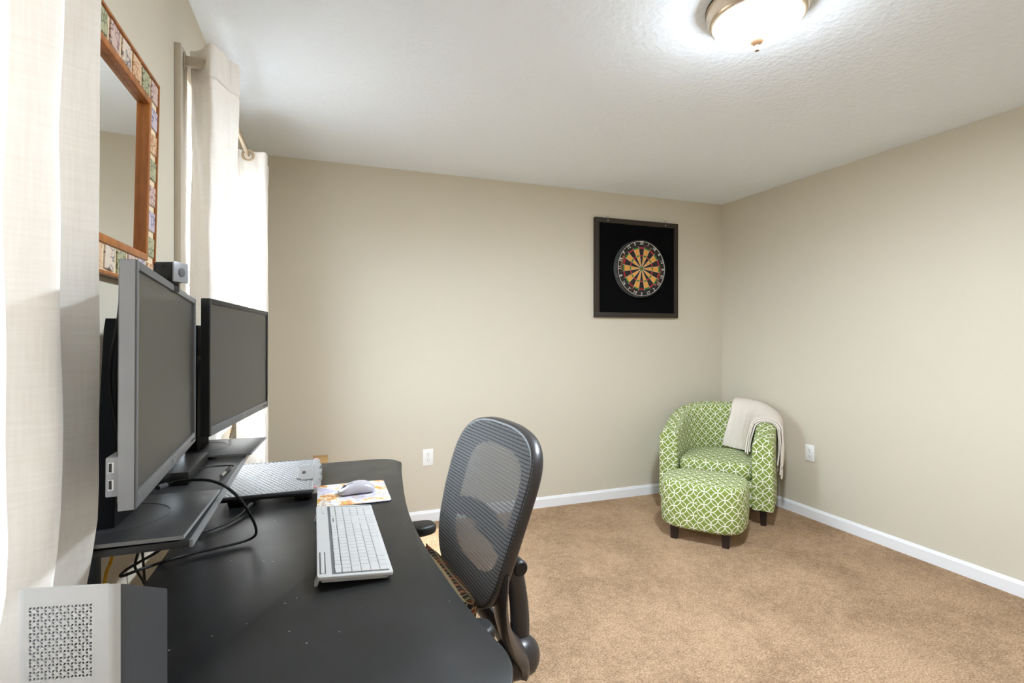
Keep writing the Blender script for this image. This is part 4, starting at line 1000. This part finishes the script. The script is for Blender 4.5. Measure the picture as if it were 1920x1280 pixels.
for sy in (-1, 1):
    arm = put('armrest', MB().tube(catmull([(0.09, sy * 0.29, 0.385), (0.09, sy * 0.315, 0.45), (0.06, sy * 0.315, 0.56), (0.03, sy * 0.312, 0.660)], 5), 0.018, 12, flat=(1.3, 0.8)), M['chair_frame'], oc, smooth=60)
    po_ = [(0.125 * math.copysign(abs(math.cos(a)) ** 0.55, math.cos(a)) - (0.072 if sy > 0 else 0.140), sy * 0.312 + 0.042 * math.copysign(abs(math.sin(a)) ** 0.7, math.sin(a))) for a in [2 * PI * k / 40 for k in range(40)]]
    put('arm_pad', MB().prism(po_, 0.660, 0.692, 0.012, 4), M['chair_pad'], arm, smooth=60)
    put('arm_bracket', MB().box(0.06, 0.12, min(sy * 0.05, sy * 0.30), max(sy * 0.05, sy * 0.30), 0.372, 0.396, 0.004), M['chair_frame'], arm)
put('gas_column', MB().lathe([(0, 0.10), (0.028, 0.10), (0.028, 0.24), (0.020, 0.24), (0.020, 0.345), (0, 0.345)], 20), M['black_metal'], oc)
put('hub', MB().lathe([(0, 0.065), (0.045, 0.065), (0.05, 0.075), (0.045, 0.11), (0.03, 0.12), (0, 0.12)], 24), M['chair_frame'], oc)
for k in range(5):
    a = 2 * PI * k / 5 + 0.3; dx, dy = math.cos(a), math.sin(a)
    lg = put('base_leg', MB().tube([(0.03 * dx, 0.03 * dy, 0.092), (0.16 * dx, 0.16 * dy, 0.085), (0.29 * dx, 0.29 * dy, 0.072)], 0.02, 10, rs=[0.024, 0.02, 0.015]), M['chair_frame'], oc, smooth=60)
    R = Matrix.Translation((0.295 * dx, 0.295 * dy, 0.028)) @ Matrix.Rotation(a + 0.6, 4, 'Z') @ Matrix.Rotation(PI / 2, 4, 'X')
    put('caster', MB().lathe([(0, -0.024), (0.022, -0.024), (0.028, -0.018), (0.028, -0.004), (0.012, -0.003), (0.012, 0.003), (0.028, 0.004), (0.028, 0.018), (0.022, 0.024), (0, 0.024)], 20, mat=R), M['chair_pad'], lg)
    put('caster_stem', MB().lathe([(0, 0.040), (0.006, 0.040), (0.006, 0.062), (0, 0.062)], 10, (0.295 * dx, 0.295 * dy, 0)), M['steel'], lg)

# cushion leaning on the chair back
cu = thing('cushion', 'small cushion patterned in brown and rust tiles on the office chair seat', 'cushion')
Rc = ROOT[oc.name] @ Matrix.Translation((-0.155, 0.0, 0.474)) @ Matrix.Rotation(math.radians(-12), 4, 'Y')
cu.matrix_world = Rc; cu.location = Rc.to_translation(); cu.rotation_euler = Rc.to_euler(); ROOT[cu.name] = Rc
for side, sgn in (('front', 1), ('back', -1)):
    vs = []; fs = []; uvs = []; n = 20; hw3, hh3 = 0.19, 0.104
    for j in range(n + 1):
        for i in range(n + 1):
            u, v = -1 + 2 * i / n, -1 + 2 * j / n
            pin = 1 - 0.06 * (abs(u * v)) ** 2
            th_ = 0.052 * max(0, (1 - u ** 4) * (1 - v ** 4)) ** 0.5
            vs.append((sgn * th_, u * hw3 * (1 - 0.05 * (1 - v * v)), 0.104 + v * hh3 * (1 - 0.05 * (1 - u * u))))
    for j in range(n):
        for i in range(n):
            a = j * (n + 1) + i; q = (a, a + 1, a + n + 2, a + n + 1); fs.append(q); uvs.append([(vs[b][1] + 1, vs[b][2] + 1) for b in q])
    put('cover', MB().add(vs, fs, uvs), M['cushion'], cu, smooth=80)

# ================================================================== GREEN TUB CHAIR
F = Vector((-0.78, -0.626, 0)).normalized(); AO = Vector((2.827, 3.119, 0)); arz = math.atan2(F.y, F.x)
ac = thing('armchair', 'green tub armchair with a white interlocking ring pattern', 'armchair', tuple(AO), (0, 0, arz))
RC, TH = 0.315, 0.066            # centre-line radius, half thickness
FXF = 0.292                       # front of the arms
LEGH = 0.118
path = []
nstr, narc = 8, 36
for i in range(nstr): path.append((FXF - (FXF - 0.0) * i / nstr, RC, 0, 1))
for i in range(narc + 1):
    a = PI / 2 + PI * i / narc; path.append((RC * math.cos(a) * 1.0, RC * math.sin(a), math.cos(a), math.sin(a)))
for i in range(1, nstr + 1): path.append(((FXF) * i / nstr, -RC, 0, -1))
SL = [0.0]
for p, q in zip(path, path[1:]): SL.append(SL[-1] + math.hypot(q[0] - p[0], q[1] - p[1]))
LT = SL[-1]
def wall_top(s):
    f = 1 - abs(2 * s / LT - 1)            # 0 at arm fronts, 1 at back centre
    f = min(1, f / 0.86); return 0.605 + (0.768 - 0.605) * math.sin(f * PI / 2) ** 1.15
def section(s, grow=0.0, n=10):
    """outline points (offset outward, z) : inside bottom, up, over the top, down outside"""
    zt = wall_top(s) + grow; t = TH + grow; o = []
    for k in range(6): o.append((-t, LEGH + (zt - t * 0.85 - LEGH) * k / 5))
    for k in range(1, n): a = PI - PI * k / n; o.append((t * math.cos(a), zt - t * 0.85 + t * 0.85 * math.sin(a)))
    for k in range(6): o.append((t, zt - t * 0.85 - (zt - t * 0.85 - LEGH) * k / 5))
    return o
def at_path(s):
    s = max(0, min(LT, s))
    for i in range(len(SL) - 1):
        if s <= SL[i + 1] + 1e-9:
            f = (s - SL[i]) / max(1e-9, SL[i + 1] - SL[i]); p, q = path[i], path[i + 1]
            n_ = Vector((p[2] + (q[2] - p[2]) * f, p[3] + (q[3] - p[3]) * f)).normalized()
            return Vector((p[0] + (q[0] - p[0]) * f, p[1] + (q[1] - p[1]) * f)), n_
def wall_pt(s, off, z):
    p, n_ = at_path(s); return Vector((p.x + n_.x * off, p.y + n_.y * off, z))
rings = []; svals = [0.0] + SL[1:-1] + [LT]
wl = MB(); grid = []
for s in svals: grid.append([wall_pt(s, o, z) for o, z in section(s)])
ncs = len(grid[0]); vs = [p for g in grid for p in g]; fs = []; uvs = []
arcl = []
for g in grid:
    c_ = [0.0]
    for a, b in zip(g, g[1:]): c_.append(c_[-1] + (b - a).length)
    arcl.append(c_)
for i in range(len(grid) - 1):
    for j in range(ncs - 1):
        fs.append((i * ncs + j, i * ncs + j + 1, (i + 1) * ncs + j + 1, (i + 1) * ncs + j))
        def uvf(ii, jj):
            in_side = jj <= 10
            v = arcl[ii][jj] if in_side else arcl[ii][jj]
            sc_f = (RC - TH) / RC if jj <= 7 else 1.0
            return (svals[ii] * (0.85 if jj <= 7 else 1.0), grid[ii][jj].z if jj <= 5 else (grid[ii][5].z + (arcl[ii][jj] - arcl[ii][5])))
        uvs.append([uvf(i, j), uvf(i, j + 1), uvf(i + 1, j + 1), uvf(i + 1, j)])
wl.add(vs, fs, uvs)
# bottoms
for i in range(len(grid) - 1): wl.add([grid[i][0], grid[i][-1], grid[i + 1][-1], grid[i + 1][0]], [(0, 1, 2, 3)], [[(0, 0)] * 4])
# softly rounded arm fronts
for gi_, sgn in ((0, 1), (len(grid) - 1, -1)):
    g = grid[gi_]; cy_ = sum(p.y for p in g) / len(g)
    front = []
    r0 = list(g); r1 = [Vector((p.x + 0.010, cy_ + (p.y - cy_) * 0.975, p.z - 0.003 * (p.z > 0.4))) for p in g]; r2 = [Vector((p.x + 0.015, cy_ + (p.y - cy_) * 0.90, p.z - 0.010 * (p.z > 0.4))) for p in g]
    for A, B in ((r0, r1), (r1, r2)):
        for j in range(ncs - 1):
            q = [A[j], A[j + 1], B[j + 1], B[j]]; wl.add(q, [(0, 1, 2, 3)], [[(p.y * 1.02, p.z) for p in q]])
    wl.add(r2, [tuple(range(ncs))], [[(p.y, p.z) for p in r2]])
put('tub_shell', wl, M['green'], ac, smooth=50)
fr_ = MB(); fr_out = []
for k in range(13):
    y = -(RC - TH) + 2 * (RC - TH) * k / 12; fr_out.append(y)
rg = [[(0.262, y, LEGH), (0.274 + 0.012 * math.cos(y / 0.25 * PI / 2), y, LEGH + 0.004), (0.274 + 0.012 * math.cos(y / 0.25 * PI / 2), y, 0.288), (0.262, y, 0.296), (0.20, y, 0.296), (0.20, y, LEGH)] for y in fr_out]
fr_.add([p for r_ in rg for p in r_], [(i * 6 + j, i * 6 + (j + 1) % 6, (i + 1) * 6 + (j + 1) % 6, (i + 1) * 6 + j) for i in range(12) for j in range(6)],
        [[(fr_out[i], rg[i][j][2] - rg[i][j][0]), (fr_out[i], rg[i][(j + 1) % 6][2] - rg[i][(j + 1) % 6][0]), (fr_out[i + 1], rg[i][(j + 1) % 6][2] - rg[i][(j + 1) % 6][0]), (fr_out[i + 1], rg[i][j][2] - rg[i][j][0])] for i in range(12) for j in range(6)])
put('front_rail', fr_, M['green'], ac, smooth=40)
def soft_slab(outline, z0, z1, bev, crown, mat, name, par):
    """upholstered slab: crowned top, bulging sides, uv in metres"""
    n = len(outline); cx_ = sum(p[0] for p in outline) / n; cy_ = sum(p[1] for p in outline) / n
    rows = []
    def ringat(scale_off, z): 
        o = []
        for i in range(n):
            a = Vector(outline[i - 1]); b = Vector(outline[(i + 1) % n]); d = (b - a).normalized(); nn_ = Vector((d.y, -d.x))
            o.append(Vector((outline[i][0] - nn_.x * scale_off, outline[i][1] - nn_.y * scale_off, z)))
        return o
    for k in range(5): t = PI / 2 * k / 4; rows.append(ringat(bev * (1 - math.sin(t)), z0 + bev * (1 - math.cos(t))))
    for k in range(1, 4): rows.append(ringat(-0.006 * math.sin(PI * k / 4), z0 + bev + (z1 - z0 - 2 * bev) * k / 4))
    for k in range(5): t = PI / 2 * k / 4; rows.append(ringat(bev * (1 - math.cos(t)), z1 - bev * (1 - math.sin(t))))
    side_n = len(rows)
    inner = rows[-1]
    for k in range(1, 7):
        f = 1 - k / 6; f = max(f, 0.002)
        rows.append([Vector((cx_ + (p.x - cx_) * f, cy_ + (p.y - cy_) * f, z1 + crown * (1 - f * f))) for p in inner])
    mb = MB(); per = [0.0]
    for i in range(n): per.append(per[-1] + (Vector(outline[(i + 1) % n]) - Vector(outline[i])).length)
    vs = [p for r_ in rows for p in r_]; fs = []; uvs = []; vv = [0.0]
    for i in range(1, len(rows)): vv.append(vv[-1] + (rows[i][0] - rows[i - 1][0]).length)
    for i in range(len(rows) - 1):
        for j in range(n):
            k = (j + 1) % n; fs.append((i * n + j, i * n + k, (i + 1) * n + k, (i + 1) * n + j))
            if i < side_n - 2: uvs.append([(per[j], vv[i]), (per[j + 1], vv[i]), (per[j + 1], vv[i + 1]), (per[j], vv[i + 1])])
            else: uvs.append([(p.y + 0.02, p.x + 0.013) for p in (rows[i][j], rows[i][k], rows[i + 1][k], rows[i + 1][j])])
    fs.append(tuple(range(n))[::-1]); uvs.append([(0, 0)] * n)
    mb.add(vs, fs, uvs)
    return put(name, mb, mat, par, smooth=60)
ri = RC - TH - 0.004
seat_o = [(ri * math.cos(a), ri * math.sin(a)) for a in [PI / 2 + PI * k / 30 for k in range(31)]]
seat_o = [(x + 0.0, y) for x, y in seat_o]
sfront = [(0.10, -ri), (0.22, -ri), (0.268, -ri + 0.012), (0.288, -ri + 0.045), (0.300, -0.12), (0.305, 0.0), (0.300, 0.12), (0.288, ri - 0.045), (0.268, ri - 0.012), (0.22, ri), (0.10, ri)]
soft_slab(seat_o + sfront, 0.297, 0.412, 0.028, 0.018, M['green'], 'seat_cushion', ac)
for x, y in ((0.235, 0.315), (0.235, -0.315), (-0.20, 0.235), (-0.20, -0.235)):
    put('leg', MB().loft([[(x + a * 0.017, y + b * 0.017, 0.0) for a, b in ((-1, -1), (1, -1), (1, 1), (-1, 1))], [(x + a * 0.024, y + b * 0.024, LEGH + 0.001) for a, b in ((-1, -1), (1, -1), (1, 1), (-1, 1))]], True, True, True), M['dark_wood'], ac, smooth=0)

# ottoman
OO = AO + F * 0.615
ot = thing('ottoman', 'rounded footstool covered in the same green ring fabric as the armchair', 'ottoman', tuple(OO), (0, 0, arz))
oo = []
for k in range(64):
    a = 2 * PI * k / 64; e = 0.62
    oo.append((0.225 * math.copysign(abs(math.cos(a)) ** e, math.cos(a)), 0.258 * math.copysign(abs(math.sin(a)) ** e, math.sin(a))))
soft_slab(oo, 0.085, 0.372, 0.030, 0.020, M['green'], 'upholstered_body', ot)
for x, y in ((0.155, 0.155), (0.155, -0.155), (-0.155, 0.155), (-0.155, -0.155)):
    put('leg', MB().loft([[(x + a * 0.0195, y + b * 0.0195, 0.0) for a, b in ((-1, -1), (1, -1), (1, 1), (-1, 1))], [(x + a * 0.024, y + b * 0.024, 0.0862) for a, b in ((-1, -1), (1, -1), (1, 1), (-1, 1))]], True, True, True), M['dark_wood'], ot, smooth=0)

# throw blanket over the armchair's wall (the +y side of the chair)
tb = thing('throw_blanket', 'cream fleece throw folded over the back and arm of the green armchair', 'blanket', tuple(ROOT[ac.name] @ Vector((-0.2, 0.25, 0.42))), (0, 0, arz))
MA, MBm = ROOT[ac.name], ROOT[tb.name]
def drape(grow, s_front, s_back_top, s_back_in, z_in, z_out, ns=26, ripple=0.004, seed=0):
    rnd = random.Random(seed); ph = rnd.uniform(0, 6)
    rows = []
    for i in range(ns + 1):
        f = i / ns; row = []
        for j in range(34):
            g = j / 33               # 0 inside bottom .. 1 outside bottom
            s_b = s_back_in + (s_back_top - s_back_in) * min(1, g / 0.42)
            s = s_front + (s_b - s_front) * f + 0.012 * math.sin(g * 9 + ph) * (f == 1)
            zt = wall_top(s) + grow; t = TH + grow; zs = zt - t * 0.85
            zi = z_in + 0.01 * math.sin(f * 5 + ph); zo = z_out + 0.03 * math.sin(f * 7 + ph) + 0.02 * f
            if g < 0.42:
                h = g / 0.42; z = zi + (zs - zi) * h; o = -t - 0.028 * (1 - h) ** 1.5 - 0.012 * math.sin(h * PI)
            elif g < 0.62:
                a = PI - PI * (g - 0.42) / 0.20; o = t * math.cos(a); z = zs + t * 0.85 * math.sin(a)
            else:
                h = (g - 0.62) / 0.38; z = zs + (zo - zs) * h; o = t + 0.006 * math.sin(h * PI) - 0.002
            rip = ripple * math.sin(f * 11 + g * 6 + ph) + ripple * 0.6 * math.sin(f * 23 - g * 9)
            sg = 1 if g > 0.52 else -1
            o += sg * abs(rip)
            row.append(wall_pt(s, o, z))
        rows.append(row)
    return rows
def layer(name, grow, thick, **kw):
    A = drape(grow, **kw); B = drape(grow + thick, **kw); mb = MB()
    n = len(A[0]); m_ = len(A)
    # closed loft: outer rows then inner rows, rim closed
    rings = [A[i] + B[i][::-1] for i in range(m_)]
    mb.loft(rings, True, True, True)
    mb.v = [MBm.inverted() @ (MA @ p) for p in mb.v]
    return put(name, mb, M['blanket'], tb, smooth=70)
s_arm = FXF - 0.075
layer('under_layer', 0.006, 0.009, s_front=s_arm + 0.012, s_back_top=FXF + 0.36, s_back_in=FXF + 0.44, z_in=0.452, z_out=0.36, seed=1)
layer('middle_layer', 0.0185, 0.009, s_front=s_arm + 0.004, s_back_top=FXF + 0.40, s_back_in=FXF + 0.475, z_in=0.446, z_out=0.335, seed=2)
layer('top_layer', 0.031, 0.010, s_front=s_arm + 0.016, s_back_top=FXF + 0.43, s_back_in=FXF + 0.51, z_in=0.440, z_out=0.345, seed=3)
for i in range(16):
    s = s_arm + 0.02 + i * 0.02; p, n_ = at_path(s); zz = 0.352 + 0.02 * math.sin(i * 1.7); o_ = TH + 0.030
    pt = [MBm.inverted() @ (MA @ wall_pt(s, o_ + 0.003 * math.sin(i), zz)), MBm.inverted() @ (MA @ wall_pt(s + 0.003, o_ + 0.004, zz - 0.03)), MBm.inverted() @ (MA @ wall_pt(s + 0.005 * math.sin(i * 2), o_ + 0.001, zz - 0.062))]
    put('tassel', MB().tube(pt, 0.006, 6, rs=[0.006, 0.0075, 0.005]), M['blanket'], tb)
